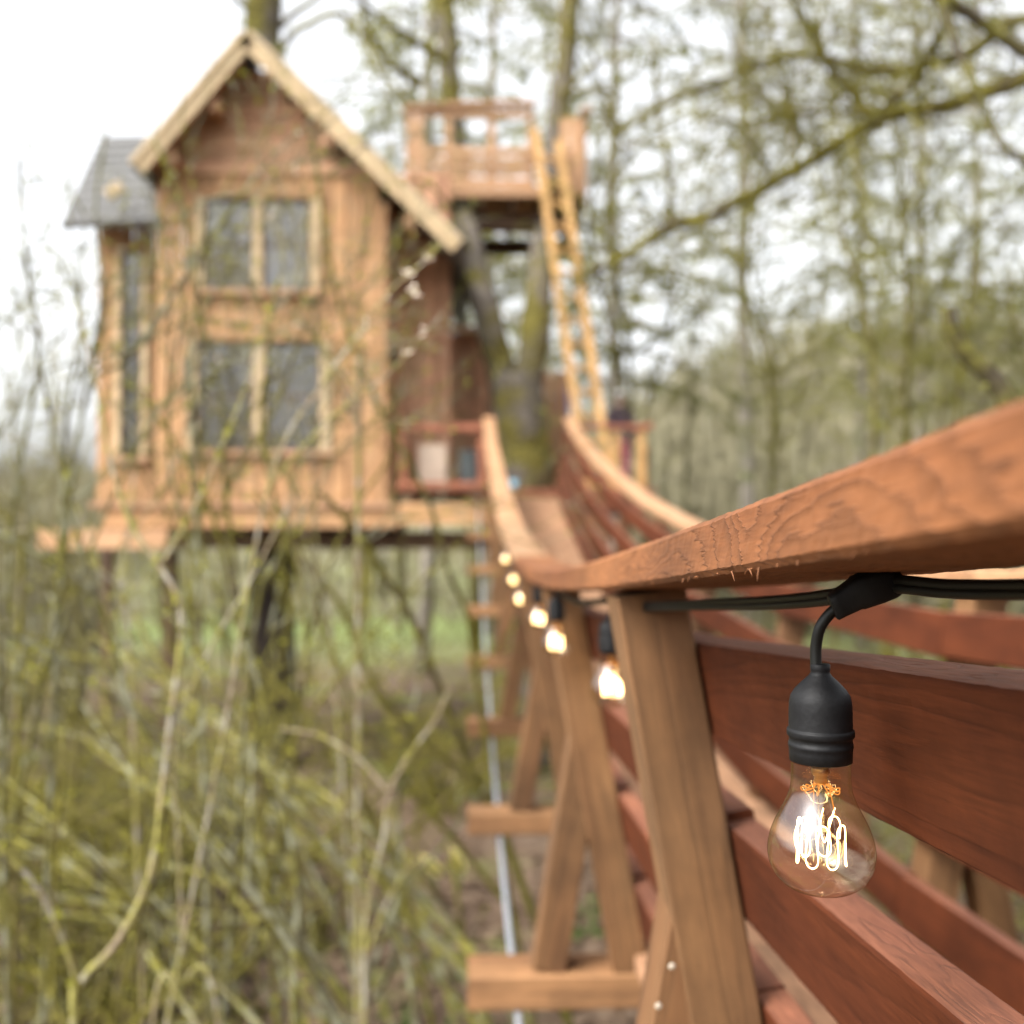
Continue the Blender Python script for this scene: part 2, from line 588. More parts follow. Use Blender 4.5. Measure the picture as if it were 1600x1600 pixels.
def ground_mat():
    m, t, b = new_mat('forest_floor')
    tc = N(t, 'ShaderNodeTexCoord')
    n = N(t, 'ShaderNodeTexNoise')
    n.inputs['Scale'].default_value = 0.55
    n.inputs['Detail'].default_value = 8
    n.inputs['Roughness'].default_value = 0.65
    L(t, tc.outputs['Object'], n.inputs['Vector'])
    n2 = N(t, 'ShaderNodeTexNoise')
    n2.inputs['Scale'].default_value = 9
    n2.inputs['Detail'].default_value = 6
    L(t, tc.outputs['Object'], n2.inputs['Vector'])
    soil = ramp(t, n2.outputs[0], [(0.3, (0.055, 0.036, 0.025)), (0.5, (0.105, 0.072, 0.049)), (0.72, (0.18, 0.13, 0.09))])
    moss = ramp(t, n2.outputs[0], [(0.3, (0.06, 0.075, 0.02)), (0.7, (0.17, 0.18, 0.05))])
    f = ramp(t, n.outputs[0], [(0.52, (0,) * 3), (0.64, (1,) * 3)])
    mx = N(t, 'ShaderNodeMix', data_type='RGBA')
    L(t, f.outputs[0], mx.inputs[0])
    L(t, soil.outputs[0], mx.inputs[6])
    L(t, moss.outputs[0], mx.inputs[7])
    # beyond the trees the floor turns into grass, and the hill into bare brush
    sp = N(t, 'ShaderNodeSeparateXYZ')
    L(t, tc.outputs['Object'], sp.inputs[0])
    g = N(t, 'ShaderNodeMapRange')
    g.inputs[1].default_value = 19
    g.inputs[2].default_value = 27
    L(t, sp.outputs[1], g.inputs[0])
    grass = ramp(t, n2.outputs[0], [(0.3, (0.10, 0.125, 0.04)), (0.7, (0.17, 0.20, 0.075))])
    m2 = N(t, 'ShaderNodeMix', data_type='RGBA')
    L(t, g.outputs[0], m2.inputs[0])
    L(t, mx.outputs[2], m2.inputs[6])
    L(t, grass.outputs[0], m2.inputs[7])
    h = N(t, 'ShaderNodeMapRange')
    h.inputs[1].default_value = 30
    h.inputs[2].default_value = 48
    L(t, sp.outputs[1], h.inputs[0])
    brush = ramp(t, n.outputs[0], [(0.3, (0.115, 0.11, 0.06)), (0.7, (0.20, 0.185, 0.11))])
    m3 = N(t, 'ShaderNodeMix', data_type='RGBA')
    L(t, h.outputs[0], m3.inputs[0])
    L(t, m2.outputs[2], m3.inputs[6])
    L(t, brush.outputs[0], m3.inputs[7])
    L(t, m3.outputs[2], b.inputs['Base Color'])
    b.inputs['Roughness'].default_value = 0.95
    b.inputs['Specular IOR Level'].default_value = 0.12
    bu = N(t, 'ShaderNodeBump')
    bu.inputs['Strength'].default_value = 0.8
    bu.inputs['Distance'].default_value = 0.05
    L(t, n2.outputs[0], bu.inputs['Height'])
    L(t, bu.outputs[0], b.inputs['Normal'])
    return m


mb = MB()
ys = [-12 + i * 0.5 for i in range(80)] + [28 + i * 3 for i in range(60)] + [208 + 60 * i for i in range(15)]
us = [-1 + 2 * i / 110 for i in range(111)]
V, F = [], []
for y in ys:
    half = 16 + max(0, y) * 1.4
    for u in us:
        x = u * half
        V.append((x, y, ground_h(x, y)))
k = len(us)
for j in range(len(ys) - 1):
    for i in range(k - 1):
        a = j * k + i
        F.append((a, a + 1, a + k + 1, a + k))
mb.add(V, F)
tag(mb.build('ground', ground_mat(), smooth=True), 'brown leaf covered forest floor turning to grass and a wooded hill', kind='structure')


def quads(mb, c, size, rnd, m=0, aspect=2.2, up=0.0):
    d = Vector((rnd.gauss(0, 1), rnd.gauss(0, 1), rnd.gauss(0, 1) * (1 - up)))
    if d.length < 1e-4: d = Vector((1, 0, 0))
    d.normalize()
    e = d.cross(Vector((rnd.gauss(0, 1), rnd.gauss(0, 1), rnd.gauss(0, 1))))
    if e.length < 1e-4: e = d.orthogonal()
    e.normalize()
    d, e = d * size, e * (size / aspect)
    c = Vector(c)
    mb.add([c - d * 0.5, c + e * 0.5, c + d * 0.5, c - e * 0.5], [(0, 1, 2, 3)], None, m)


# leaf litter and herbs over the near floor
rnd = random.Random(11)
mb = MB()
for i in range(15000):
    y = rnd.uniform(3.2, 15) if i % 3 else rnd.uniform(3.2, 9)
    x = rnd.uniform(-0.62, 0.75) * y
    quads(mb, (x, y, ground_h(x, y) + rnd.uniform(0.005, 0.05)), rnd.uniform(0.04, 0.12), rnd, up=0.75, aspect=1.6)
tag(mb.build('leaf_litter', M['litter']), 'brown fallen leaves covering the forest floor', kind='stuff')
mb = MB()
for i in range(330):
    y = rnd.uniform(4, 17)
    x = rnd.uniform(-0.62, 0.75) * y
    if mnoise.noise(Vector((x * 0.6, y * 0.6, 7))) < 0.08: continue
    for j in range(26):
        a, r = rnd.uniform(0, 6.3), rnd.uniform(0, 0.3)
        quads(mb, (x + math.cos(a) * r, y + math.sin(a) * r, ground_h(x, y) + rnd.uniform(0.03, 0.25)), rnd.uniform(0.05, 0.13), rnd, up=0.4)
tag(mb.build('herb_layer', M['herb']), 'low green herbs and moss between the fallen leaves', kind='stuff')

# ------------------------------------------------------------------ footbridge
_pz = [-1.2, 0.259, 0.337, 0.54, 0.845, 1.36, 1.79, 3.0, 4.6, 6.6, 8.7, 11.0]
_ph = [0.175, 0.0345, 0.0275, 0.0111, -0.0095, -0.0425, -0.066, -0.094, 0.006, 0.264, 0.63, 1.20]
_fit = np.polyfit(_pz, _ph, 5, w=[0.3, 8, 7, 6, 5, 3, 3, 2, 1.5, 1.5, 1, 1.5])


def rail_h(y):
    return CZ + float(np.polyval(_fit, y))


RT, RW, RX, BC = 0.034, 0.120, 0.140, 0.640     # rail thickness, width, outer edge, bridge centre line
LEAN = 0.177
_n = math.sqrt(1 + LEAN * LEAN)
DOWN, INW = Vector((LEAN / _n, 0, -1 / _n)), Vector((1 / _n, 0, LEAN / _n))
POST_X = 0.186                                    # centre of the post at the rail's underside


def side(y, t, off, mirror=False):
    """A point t below the rail's underside and off inward of the posts' centre plane."""
    p = Vector((POST_X, y, rail_h(y) - RT)) + DOWN * t + INW * off
    if mirror: p.x = 2 * BC - p.x
    return p


def mir(v, on):
    return Vector((-v.x, v.y, v.z)) if on else Vector(v)


bridge = thing('footbridge', 'wooden suspension footbridge sagging towards the treehouse', 'footbridge')
FR = [-2.5, -1.35, -0.15, 1.05, 2.1, 3.3, 4.5, 5.7, 6.95, 8.25, 9.55, 10.85]


def rail_section(y0, y1, mirror, step, fine):
    n = max(2, int((y1 - y0) / step))
    path, frames = [], []
    for i in range(n + 1):
        y = y0 + (y1 - y0) * i / n
        xc = RX + RW / 2
        if mirror: xc = 2 * BC - xc
        path.append(Vector((xc, y, rail_h(y) - RT / 2)))
        sl = (rail_h(y + 0.01) - rail_h(y - 0.01)) / 0.02
        Nn = Vector((0, -sl, 1)).normalized()
        frames.append((Vector((1, 0, 0)), Nn))
    m = MB()
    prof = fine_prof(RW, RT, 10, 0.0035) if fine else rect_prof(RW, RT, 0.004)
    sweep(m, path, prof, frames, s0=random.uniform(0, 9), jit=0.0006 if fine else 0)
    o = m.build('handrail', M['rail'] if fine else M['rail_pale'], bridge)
    return o


rail_section(-2.6, 3.28, False, 0.006, True)
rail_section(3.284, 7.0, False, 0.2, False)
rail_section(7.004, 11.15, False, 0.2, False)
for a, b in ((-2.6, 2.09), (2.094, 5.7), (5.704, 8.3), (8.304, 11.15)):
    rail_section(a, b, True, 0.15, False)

PW, PD, PH = 0.074, 0.080, 0.79
for fi, y in enumerate(FR):
    for mirr in (False, True):
        h = PH
        a, b = side(y + PD / 2, 0.001, 0, mirr), side(y + PD / 2, h * _n, 0, mirr)
        tw = random.uniform(-0.006, 0.006)
        b.x += tw
        board('railing_post', M['post'], a, b, PW, PD, mir(INW, mirr), bridge)
        # outrigger brace from the crossbeam end up to the post
        br_t = 0.315 + random.uniform(-0.02, 0.03)
        foot = Vector((0.162, y + PD / 2 + 0.002, rail_h(y) - RT - h + 0.002))
        if mirr: foot.x = 2 * BC - foot.x
        top = side(y + PD / 2 + 0.002, br_t, 0.002, mirr)
        board('brace', M['post'], foot, top, 0.070, 0.070, (1, 0, 0), bridge)
    zb = rail_h(y) - RT - PH
    x0 = -0.003 * y + random.uniform(-0.006, 0.008)
    board('crossbeam', M['beam'], (x0, y + 0.05, zb - 0.036), (2 * BC - x0, y + 0.05, zb - 0.036), 0.07, 0.115, (0, 0, 1), bridge, ch=0.004)

PLH, PLT = 0.097, 0.036
for i in range(len(FR) - 1):
    y0, y1 = FR[i] + PD / 2, FR[i + 1] + PD / 2
    for mirr in (False, True):
        for q, t0 in enumerate((0.068, 0.255, 0.442, 0.629)):
            off = PW / 2 + PLT / 2 + 0.002
            dt = random.uniform(-0.006, 0.006)
            a, b = side(y0 + 0.002, t0 + PLH / 2 + dt, off, mirr), side(y1 - 0.002, t0 + PLH / 2 + dt, off, mirr)
            ax = (b - a).normalized()
            near = (not mirr) and -1.5 < FR[i] < 2
            m = MB()
            U = mir(DOWN, mirr)
            U = (U - ax * U.dot(ax)).normalized()
            Wv = ax.cross(U).normalized()
            if near:
                n = int((b - a).length / 0.012)
                path = [a.lerp(b, k / n) for k in range(n + 1)]
                sweep(m, path, fine_prof(PLH, PLT, 10, 0.0025), [(U, Wv)] * (n + 1), s0=random.uniform(0, 30), jit=0.0005)
            else:
                sweep(m, [a, b], rect_prof(PLH, PLT, 0.003), [(U, Wv)] * 2, s0=random.uniform(0, 30))
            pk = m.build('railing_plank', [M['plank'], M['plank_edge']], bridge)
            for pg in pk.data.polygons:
                if pg.normal.z > 0.75: pg.material_index = 1  # faces that point up take the lighter plank colour
    # deck boards run lengthwise from crossbeam to crossbeam
    for q in range(5):
        x = 0.335 + 0.0615 + q * 0.1228
        za, zb2 = rail_h(FR[i]) - RT - PH + 0.018, rail_h(FR[i + 1]) - RT - PH + 0.018
        board('deck_board', M['deck'], (x, FR[i] + 0.053, za), (x, FR[i + 1] + 0.047, zb2), 0.118, 0.032, (1, 0, 0), bridge)
for mirr in (False, True):
    pts = []
    for i in range(60):
        y = -2.6 + i * 0.235
        x = 0.098 - 0.0012 * (y - 2)
        pts.append((2 * BC - x if mirr else x, y + 0.05, rail_h(y) - RT - PH - 0.082))
    m = MB()
    tube(m, pts, 0.0078, 8)
    m.build('steel_cable', M['steel'], bridge, smooth=True)
sr = random.Random(4)
for i in range(16):
    y = sr.uniform(0.30, 1.0)
    p0 = Vector((RX + 0.0012, y, rail_h(y) - RT + 0.0008))
    d = Vector((sr.uniform(-0.6, 0.3), sr.uniform(-1, 1), sr.uniform(-0.9, -0.1))).normalized()
    ln = sr.uniform(0.002, 0.006)
    m = MB()
    tube(m, [p0, p0 + d * ln * 0.6, p0 + d * ln + Vector((0, 0, -ln * 0.15))], [0.0006, 0.0004, 0.0001], 4)
    m.build('splinter', M['rail'], bridge)
# nail heads on the near brace and post
for (px, py, Y) in ((1050, 1510, 1.043), (1029, 1572, 1.043)):
    m = MB()
    p = P(px, py, Y)
    lathe(m, [(0.0001, 0.002), (0.003, 0.0015), (0.0036, 0)], (0, 0, 0), 12)
    o = m.build('nail_head', M['nail'], bridge, smooth=True)
    o.location = p
    o.rotation_euler = (R(90), 0, 0)

# ------------------------------------------------------------------ string lights
lamps = [  # socket and bulb centre pixel, distance
    (1283, 1310, 0.56), (956, 1070, 1.36), (869, 1003, 2.04), (842, 966, 2.75), (814, 936, 3.6), (803, 906, 4.2), (791, 874, 5.1)]
S = 0.56 / 1600
wire_pts = [P(2300, 900, 0.22), P(1800, 915, 0.36), P(1600, 921, 0.455), P(1480, 920, 0.505), P(1400, 913, 0.54), P(1355, 921, 0.57), P(1290, 934, 0.61), P(1200, 942, 0.70), P(1100, 945, 0.86), P(1020, 948, 1.02), P(965, 951, 1.20)]
junctions = [P(1355, 928, 0.556)]
for k, (px, py, Y) in enumerate(lamps[1:]):
    c = P(px, py, Y)
    zt = rail_h(Y) - RT - 0.012
    j = Vector((c.x + 0.006, Y, min(zt, c.z + 0.118)))
    j.z = max(j.z, c.z + 0.086)
    junctions.append(j)
    wire_pts.append(j)
    if k + 1 < len(lamps) - 1:
        nx, ny, nY = lamps[k + 2]
        c2 = P(nx, ny, nY)
        mid = (j + Vector((c2.x, nY, c2.z + 0.1))) / 2
        mid.z -= 0.012
        wire_pts.append(mid)
for y in (6.2, 7.4, 8.6, 9.8, 10.9):
    wire_pts.append(Vector((0.165, y, rail_h(y) - RT - 0.03)))
m = MB()
path = smooth_path(wire_pts, 8)
# flat twin wire: two cores side by side
for dz in (-0.0021, 0.0021):
    tube(m, [p + Vector((0, 0, dz)) for p in path], 0.0029, 8)
string = tag(m.build('light_string_wire', M['wire'], smooth=True), 'dark twin flex slung under the near handrail', 'cable')
clamp_mesh = None
for j in junctions[:1]:
    m = MB()
    a, b = P(1300, 950, 0.553), P(1412, 908, 0.545)
    ax = (b - a).normalized()
    U = Vector((0, 1, 0)) - ax * ax.y
    U.normalize()
    W = ax.cross(U)
    def ring(hw, hh):
        return [(hw * math.copysign(abs(math.cos(q)) ** 0.5, math.cos(q)), hh * math.copysign(abs(math.sin(q)) ** 0.5, math.sin(q))) for q in [2 * math.pi * z / 20 for z in range(20)]]
    secs = [(0.0, .0062, .0062), (0.02, .0072, .0072), (0.10, .0073, .0075), (0.32, .0078, .0085), (0.36, .0088, .0092), (0.62, .0088, .0098), (0.80, .0084, .0085), (0.9, .0074, .0066), (0.98, .0072, .0062), (1.0, .005, .0045)]
    V, F = [], []
    for t, hw, hh in secs:
        c = a.lerp(b, t) + Vector((0, 0, 0.0035 * math.sin(t * math.pi)))
        for (u, v) in ring(hw, hh): V.append(c + U * u + W * v)
    for i in range(len(secs) - 1):
        for q in range(20):
            F.append((i * 20 + q, i * 20 + (q + 1) % 20, (i + 1) * 20 + (q + 1) % 20, (i + 1) * 20 + q))
    F.append(tuple(range(19, -1, -1)))
    F.append(tuple((len(secs) - 1) * 20 + q for q in range(20)))
    m.add(V, F)
    tag(m.build('wire_connector', M['rubber'], string, smooth=True))


def filament_path(n=6, r=0.0124, z0=-0.0135, z1=0.0098, a0=0.4, span=5.7):
    pts = []
    K = n * 28
    for i in range(K + 1):
        t = i / K
        ph = 2 * math.pi * n * t
        z = math.copysign(abs(math.sin(ph)) ** 0.8, math.sin(ph))
        a = a0 + span * t - 0.15 * math.sin(2 * ph)
        rr = r * (1 + 0.07 * math.sin(ph * 0.37 + 1))
        pts.append(Vector((math.cos(a) * rr, math.sin(a) * rr, (z0 + z1) / 2 + z * (z1 - z0) / 2)))
    return pts


# profiles in metres, origin at the bulb's centre of glass
glass_prof = [(0.0160, 0.042), (0.0160, 0.037), (0.0161, 0.032), (0.0168, 0.0265), (0.0187, 0.0210), (0.0217, 0.0150), (0.0250, 0.0085), (0.0276, 0.0015),
              (0.0288, -0.0050), (0.0285, -0.0110), (0.0267, -0.0168), (0.0234, -0.0218), (0.0184, -0.0258), (0.0118, -0.0284), (0.0052, -0.0296), (0.0019, -0.0299), (0.0014, -0.0311), (0.0002, -0.0318)]


def dense(prof, k=4):
    p3 = smooth_path([Vector((a, b, 0)) for a, b in prof], k)
    return [(max(p.x, 0.0001), p.y) for p in p3]


socket_prof = [(0.0001, 0.096), (0.0050, 0.096), (0.0054, 0.0955), (0.0054, 0.0925), (0.0050, 0.0915), (0.0062, 0.0895), (0.0100, 0.0860), (0.0138, 0.0820), (0.0160, 0.0785), (0.0168, 0.0745), (0.0170, 0.070), (0.0171, 0.0610),
               (0.0172, 0.0602), (0.0180, 0.0600), (0.0182, 0.0590), (0.0181, 0.0568), (0.0176, 0.0561), (0.0170, 0.0556), (0.0170, 0.0528), (0.0174, 0.0525), (0.0175, 0.0508), (0.0172, 0.0503), (0.0170, 0.0480), (0.0168, 0.0428), (0.0160, 0.0424), (0.0156, 0.0424)]
gm, sm = MB(), MB()
lathe(gm, dense(glass_prof, 4), n=64)
glass_me = gm.mesh('glass_bulb', M['bulb_glass'], True)
lathe(sm, socket_prof, n=48)
socket_me = sm.mesh('socket', M['rubber'], True)
fm = MB()
tube(fm, filament_path(), 0.00030, 6)
# one loose outer loop
tube(fm, smooth_path([(-0.006, -0.004, 0.013), (-0.0125, -0.004, 0.012), (-0.0155, -0.003, 0.004), (-0.0145, -0.002, -0.004), (-0.010, -0.002, -0.009)], 6), 0.00030, 6)
tube(fm, smooth_path([(0.002, 0.002, 0.016), (0.001, 0.004, 0.006), (0.004, 0.006, -0.004), (0.006, 0.002, 0.008), (0.007, -0.002, 0.017)], 6), 0.00030, 6)
fil_me = fm.mesh('filament', M['filament'], True)
stm = MB()
lathe(stm, dense([(0.0058, 0.040), (0.0050, 0.036), (0.0030, 0.032), (0.0021, 0.029), (0.0017, 0.02), (0.0016, 0.004), (0.0020, -0.001), (0.0012, -0.004), (0.0001, -0.0045)], 3), n=20)
stem_me = stm.mesh('glass_stem', M['clear_glass'], True)
hm = MB()
for i in range(9):
    a = i * 2 * math.pi / 9
    c, s_ = math.cos(a), math.sin(a)
    tube(hm, smooth_path([(c * 0.003, s_ * 0.003, 0.030), (c * 0.007, s_ * 0.007, 0.0275), (c * 0.0105, s_ * 0.0105, 0.0275), (c * 0.0095, s_ * 0.0095, 0.0255), (c * 0.005, s_ * 0.005, 0.0265)], 4), 0.00032, 5)
tube(hm, [(0.0035, -0.002, 0.031), (0.0075, -0.002, 0.012)], 0.0003, 5)
tube(hm, [(-0.0035, 0.001, 0.031), (-0.004, 0.001, 0.012)], 0.0003, 5)
pm = MB()
lathe(pm, [(0.0048, 0.0385), (0.0052, 0.036), (0.0034, 0.0335), (0.0040, 0.0315), (0.0028, 0.030)], n=18)
press_me = pm.mesh('stem_press', M['brass'], True)
hook_me = hm.mesh('support_wire', M['hook'], True)

lamp_label = [
    'sharp clear amber bulb in black socket, nearest of the string, in front of red planks',
    'blurred lit bulb in black socket hanging beside the nearest railing post',
    'lit bulb third along the string from the camera, black socket still visible',
    'lit bulb fourth along the string, small black socket above a round glow',
    'glowing bulb fifth along the string, just left of the third bulb post',
    'glowing bulb sixth along the string, second smallest glow',
    'smallest glowing bulb, last one seen under the sagging handrail']
lamp_label[4] = 'glowing bulb fifth along the string, third smallest round glow'
for k, (px, py, Y) in enumerate(lamps):
    c = P(px, py, Y)
    root = thing('hanging_bulb', lamp_label[k], 'light bulb', 'bulbs hanging in a row under the handrail', loc=c)
    so = link('socket', socket_me, root)
    gl = link('glass_bulb', glass_me, root)
    for nm, me in (('filament', fil_me), ('glass_stem', stem_me), ('support_wire', hook_me), ('stem_press', press_me)):
        link(nm, me, gl)
    gl.rotation_euler = (0, 0, k * 0.7)
    cm = MB()
    if k == 0:
        pts = [P(1275, 1040, 0.56), P(1275, 1010, 0.56), P(1281, 982, 0.558), P(1294, 962, 0.556), P(1310, 948, 0.554)]
    else:
        top = junctions[k]
        z1 = c.z + 0.094
        pts = [(c.x, c.y, z1), (c.x + 0.001, c.y, z1 + max(0.01, (top.z - z1) * 0.5)), tuple(top)]
    tube(cm, [Vector(p) - c for p in smooth_path(pts, 6)], 0.0031, 10)
    cm.build('drop_cord', M['wire'], root, smooth=True)
    root.rotation_euler = (0, 0, 0)

# ------------------------------------------------------------------ treehouse
HY = 11.3                                    # plane of the gable wall
house = thing('treehouse', 'cedar treehouse with a steep gable and two pairs of windows', 'treehouse')


def X(px, Y): return P(px, 800, Y).x
def Zp(py, Y, px=500): return P(px, py, Y).z


DECK = CZ + 0.45


def vboards(name, mat, x0, x1, Y, z0, ztop, openings, wd=0.175, th=0.025, parent=house):
    """Vertical boards with battens' worth of relief; openings are (xa, xb, za, zb)."""
    n = max(1, round((x1 - x0) / wd))
    cuts = [0.0]
    for i in range(n): cuts.append(cuts[-1] + random.uniform(0.75, 1.3))
    cuts = [x0 + (x1 - x0) * c / cuts[-1] for c in cuts]
    for i in range(n):
        xa, xb = cuts[i], cuts[i + 1]
        xc = (xa + xb) / 2
        zt = ztop(xc) if callable(ztop) else ztop
        spans = [(xa + 0.006, xb - 0.006, z0, zt)]
        for (oa, ob, za, zb) in openings:
            new = []
            for (a, b, c, d) in spans:
                if b <= oa or a >= ob or d <= za or c >= zb:
                    new.append((a, b, c, d))
                    continue
                if c < za: new.append((a, b, c, za))
                if d > zb: new.append((a, b, zb, d))
                if a < oa - 0.01: new.append((a, oa, max(c, za), min(d, zb)))
                if b > ob + 0.01: new.append((ob, b, max(c, za), min(d, zb)))
            spans = new
        dy = random.uniform(0, 0.016)
        for (a, b, c, d) in spans:
            if d - c < 0.02: continue
            board(name, mat, ((a + b) / 2, Y + dy + th / 2, c), ((a + b) / 2, Y + dy + th / 2, d), b - a, th, (1, 0, 0), parent)


zg = Zp(262, HY)                              # foot of the gable triangle
zb = Zp(792, HY)
ap = P(385, 62, HY)
xl, xr = X(262, HY), X(590, HY)
up_win = (X(318, HY), X(484, HY), Zp(455, HY), Zp(312, HY))
lo_win = (X(308, HY), X(500, HY), Zp(705, HY), Zp(535, HY))
vboards('siding_board', M['siding'], xl, xr, HY, zb, zg, [up_win, lo_win])
# gable: horizontal boards shortened towards the apex
e_l, e_r = P(222, 258, HY), P(712, 380, HY)


def rake_x(z):
    t = (ap.z - z)
    kl = (ap.x - e_l.x) / (ap.z - e_l.z)
    kr = (e_r.x - ap.x) / (ap.z - e_r.z)
    return ap.x - t * kl + 0.09, ap.x + t * kr - 0.09


z = zg + 0.004
while z < ap.z - 0.35:
    a, b = rake_x(z + 0.16)
    if z + .16 < ap.z - 0.2 and b - a > 0.1:
        board('gable_board', M['gable'], (max(a, xl - .35), HY + 0.02 + random.uniform(0, .008), z + 0.085), (b, HY + 0.02, z + 0.085), 0.17, 0.024, (0, 0, 1), house)
    z += 0.178
m = MB()
sweep(m, [Vector((xl - 0.02, HY - 0.012, zg - 0.03)), Vector((xr + 0.02, HY - 0.012, zg - 0.03))], rect_prof(0.12, 0.03), [(Vector((0, 0, 1)), Vector((0, 1, 0)))] * 2, s0=3)
m.build('gable_trim', M['gable'], house)
# right corner board and the panel between it and the porch
board('corner_board', M['siding'], (xr + 0.05, HY - 0.006, zb), (xr + 0.05, HY - 0.006, Zp(325, HY)), 0.10, 0.035, (1, 0, 0), house)
board('corner_board', M['siding'], (xl - 0.06, HY - 0.006, zb), (xl - 0.06, HY - 0.006, zg), 0.12, 0.035, (1, 0, 0), house)


def window(ox0, ox1, oz0, oz1, Y, wide=0.085, side_w=None, mull=True):
    fr = bpy.data.objects.new('window', None)
    COL.objects.link(fr)
    fr.parent = house
    sw = side_w or wide
    cy = Y - 0.02
    for xx in (ox0 - sw / 2, ox1 + sw / 2):
        board('casing', M['fascia'], (xx, cy, oz0 - wide * 0.5), (xx, cy, oz1 + wide * 0.6), sw, 0.04, (1, 0, 0), fr)
    if mull:
        xm = (ox0 + ox1) / 2
        board('mullion', M['fascia'], (xm, cy, oz0), (xm, cy, oz1), sw, 0.036, (1, 0, 0), fr)
    board('head_casing', M['siding'], (ox0 - sw, cy - 0.004, oz1 + wide * 0.62), (ox1 + sw, cy - 0.004, oz1 + wide * 0.62), wide * 1.1, 0.045, (0, 0, 1), fr)
    board('sill', M['gable'], (ox0 - sw * 1.3, cy - 0.02, oz0 - 0.03), (ox1 + sw * 1.3, cy - 0.02, oz0 - 0.03), 0.055, 0.09, (0, 0, 1), fr)
    halves = [(ox0, (ox0 + ox1) / 2 - sw / 2), ((ox0 + ox1) / 2 + sw / 2, ox1)] if mull else [(ox0, ox1)]
    for (a, b) in halves:
        m = MB()
        box(m, ((a + b) / 2, Y + 0.035, (oz0 + oz1) / 2), (b - a, 0.006, oz1 - oz0))
        m.build('pane', M['pane'], fr)
        m = MB()
        for (c, s) in ((((a + .015), Y + .02, (oz0 + oz1) / 2), (.03, .03, oz1 - oz0)), (((b - .015), Y + .02, (oz0 + oz1) / 2), (.03, .03, oz1 - oz0)),
                       (((a + b) / 2, Y + .02, oz0 + .015), (b - a - .06, .03, .03)), (((a + b) / 2, Y + .02, oz1 - .015), (b - a - .06, .03, .03)),
                       (((a + b) / 2, Y + .018, (oz0 + oz1) / 2), (b - a - .06, .024, .022))):
            box(m, c, s)
        m.build('sash', M['darkbeam'], fr)
    return fr


window(*up_win, HY, 0.085, 0.10)
window(*lo_win, HY, 0.085, 0.12)

# left wing, a step back, with one tall narrow window
WY = HY + 0.35
wx0, wx1 = X(150, WY), X(250, WY)
wwin = (X(188, WY), X(220, WY), Zp(715, WY), Zp(395, WY))
wing_top = Zp(335, WY)
vboards('siding_board', M['siding'], wx0, xl - 0.1, WY, Zp(790, WY), wing_top + 0.25, [wwin], wd=0.14)
window(*wwin, WY, 0.06, 0.07, mull=False)
# closed sides and back, so that the rooms are dark
m = MB()
BY = 15.2
for (c, s) in (((wx0 + 0.02, (WY + BY) / 2 + .02, (zb + wing_top) / 2), (0.04, BY - WY - 0.05, wing_top - zb)),
               ((xr + 0.03, (HY + 13.4) / 2, (zb + zg) / 2), (0.03, 13.4 - HY - 0.08, zg - zb)),
               (((wx0 + xr) / 2, BY, (zb + zg) / 2), (xr - wx0, 0.05, zg - zb)),
               (((wx0 + xr) / 2, (HY + BY) / 2 + .2, zb + 0.02), (xr - wx0 - .1, BY - HY - .5, 0.05)),
               (((xl + xr) / 2, (HY + BY) / 2 + .2, zg - 0.06), (xr - xl - .1, BY - HY - .5, 0.05))):
    box(m, c, s)
m.build('inner_wall', M['darkbeam'], house)
m = MB()
box(m, ((up_win[0] + up_win[1]) / 2, HY + 0.9, (zb + zg) / 2), (xr - xl - 0.3, 0.04, zg - zb - 0.2))
m.build('room_partition', M['darkbeam'], house)


# roof: two slopes with a barge board on the gable edge
def slope(pa, pb, name, out):
    """A roof slope from ridge point pa to eave point pb, running back from the gable."""
    d = (pb - pa)
    ax = d.normalized()
    Nn = Vector((-ax.z, 0, ax.x))
    if Nn.z < 0: Nn = -Nn
    m = MB()
    y0, y1 = HY - 0.42, BY + 0.3
    prof = [pa + Nn * 0.04, pb + ax * 0.02 + Nn * 0.04, pb + ax * 0.02 + Nn * 0.10, pa + Nn * 0.10]
    V = [Vector((p.x, y, p.z)) for y in (y0, y1) for p in prof]
    m.add(V, [(0, 1, 2, 3), (7, 6, 5, 4), (0, 4, 5, 1), (1, 5, 6, 2), (2, 6, 7, 3), (3, 7, 4, 0)])
    o = m.build('roof_slope', M['shingle'], house)
    # barge board in pale wood, with a thinner strip on top
    b0, b1 = pa - ax * 0.0, pb
    board('barge_board', M['fascia'], Vector((b0.x, y0 - 0.02, b0.z)) - Nn * 0.045, Vector((b1.x, y0 - 0.02, b1.z)) - Nn * 0.03, 0.14, 0.04, Nn, house)
    board('barge_strip', M['fascia'], Vector((b0.x, y0 - 0.055, b0.z)) + Nn * 0.045, Vector((b1.x, y0 - 0.055, b1.z)) + Nn * 0.05, 0.055, 0.03, Nn, house)
    # soffit boards
    for kk in range(3):
        yy = HY - 0.33 + kk * 0.12
        q0, q1 = pa + ax * 0.15 - Nn * 0.0, pb - ax * 0.1
        board('soffit_board', M['gable'], Vector((q0.x, yy, q0.z)) + Nn * 0.02, Vector((q1.x, yy, q1.z)) + Nn * 0.02, 0.112, 0.02, (0, 1, 0), house)
    # purlin ends
    for t in (0.42, 0.82):
        q = pa + d * t - Nn * 0.16
        board('purlin', M['gable'], (q.x, HY - 0.36, q.z), (q.x, HY + 0.1, q.z), 0.13, 0.10, (0, 0, 1), house)


yb = HY - 0.42
r_ap = P(386, 58, yb)
slope(r_ap, P(214, 262, yb), 'left', -1)
slope(r_ap + Vector((0.005, 0, -0.003)), P(716, 384, yb), 'right', 1)
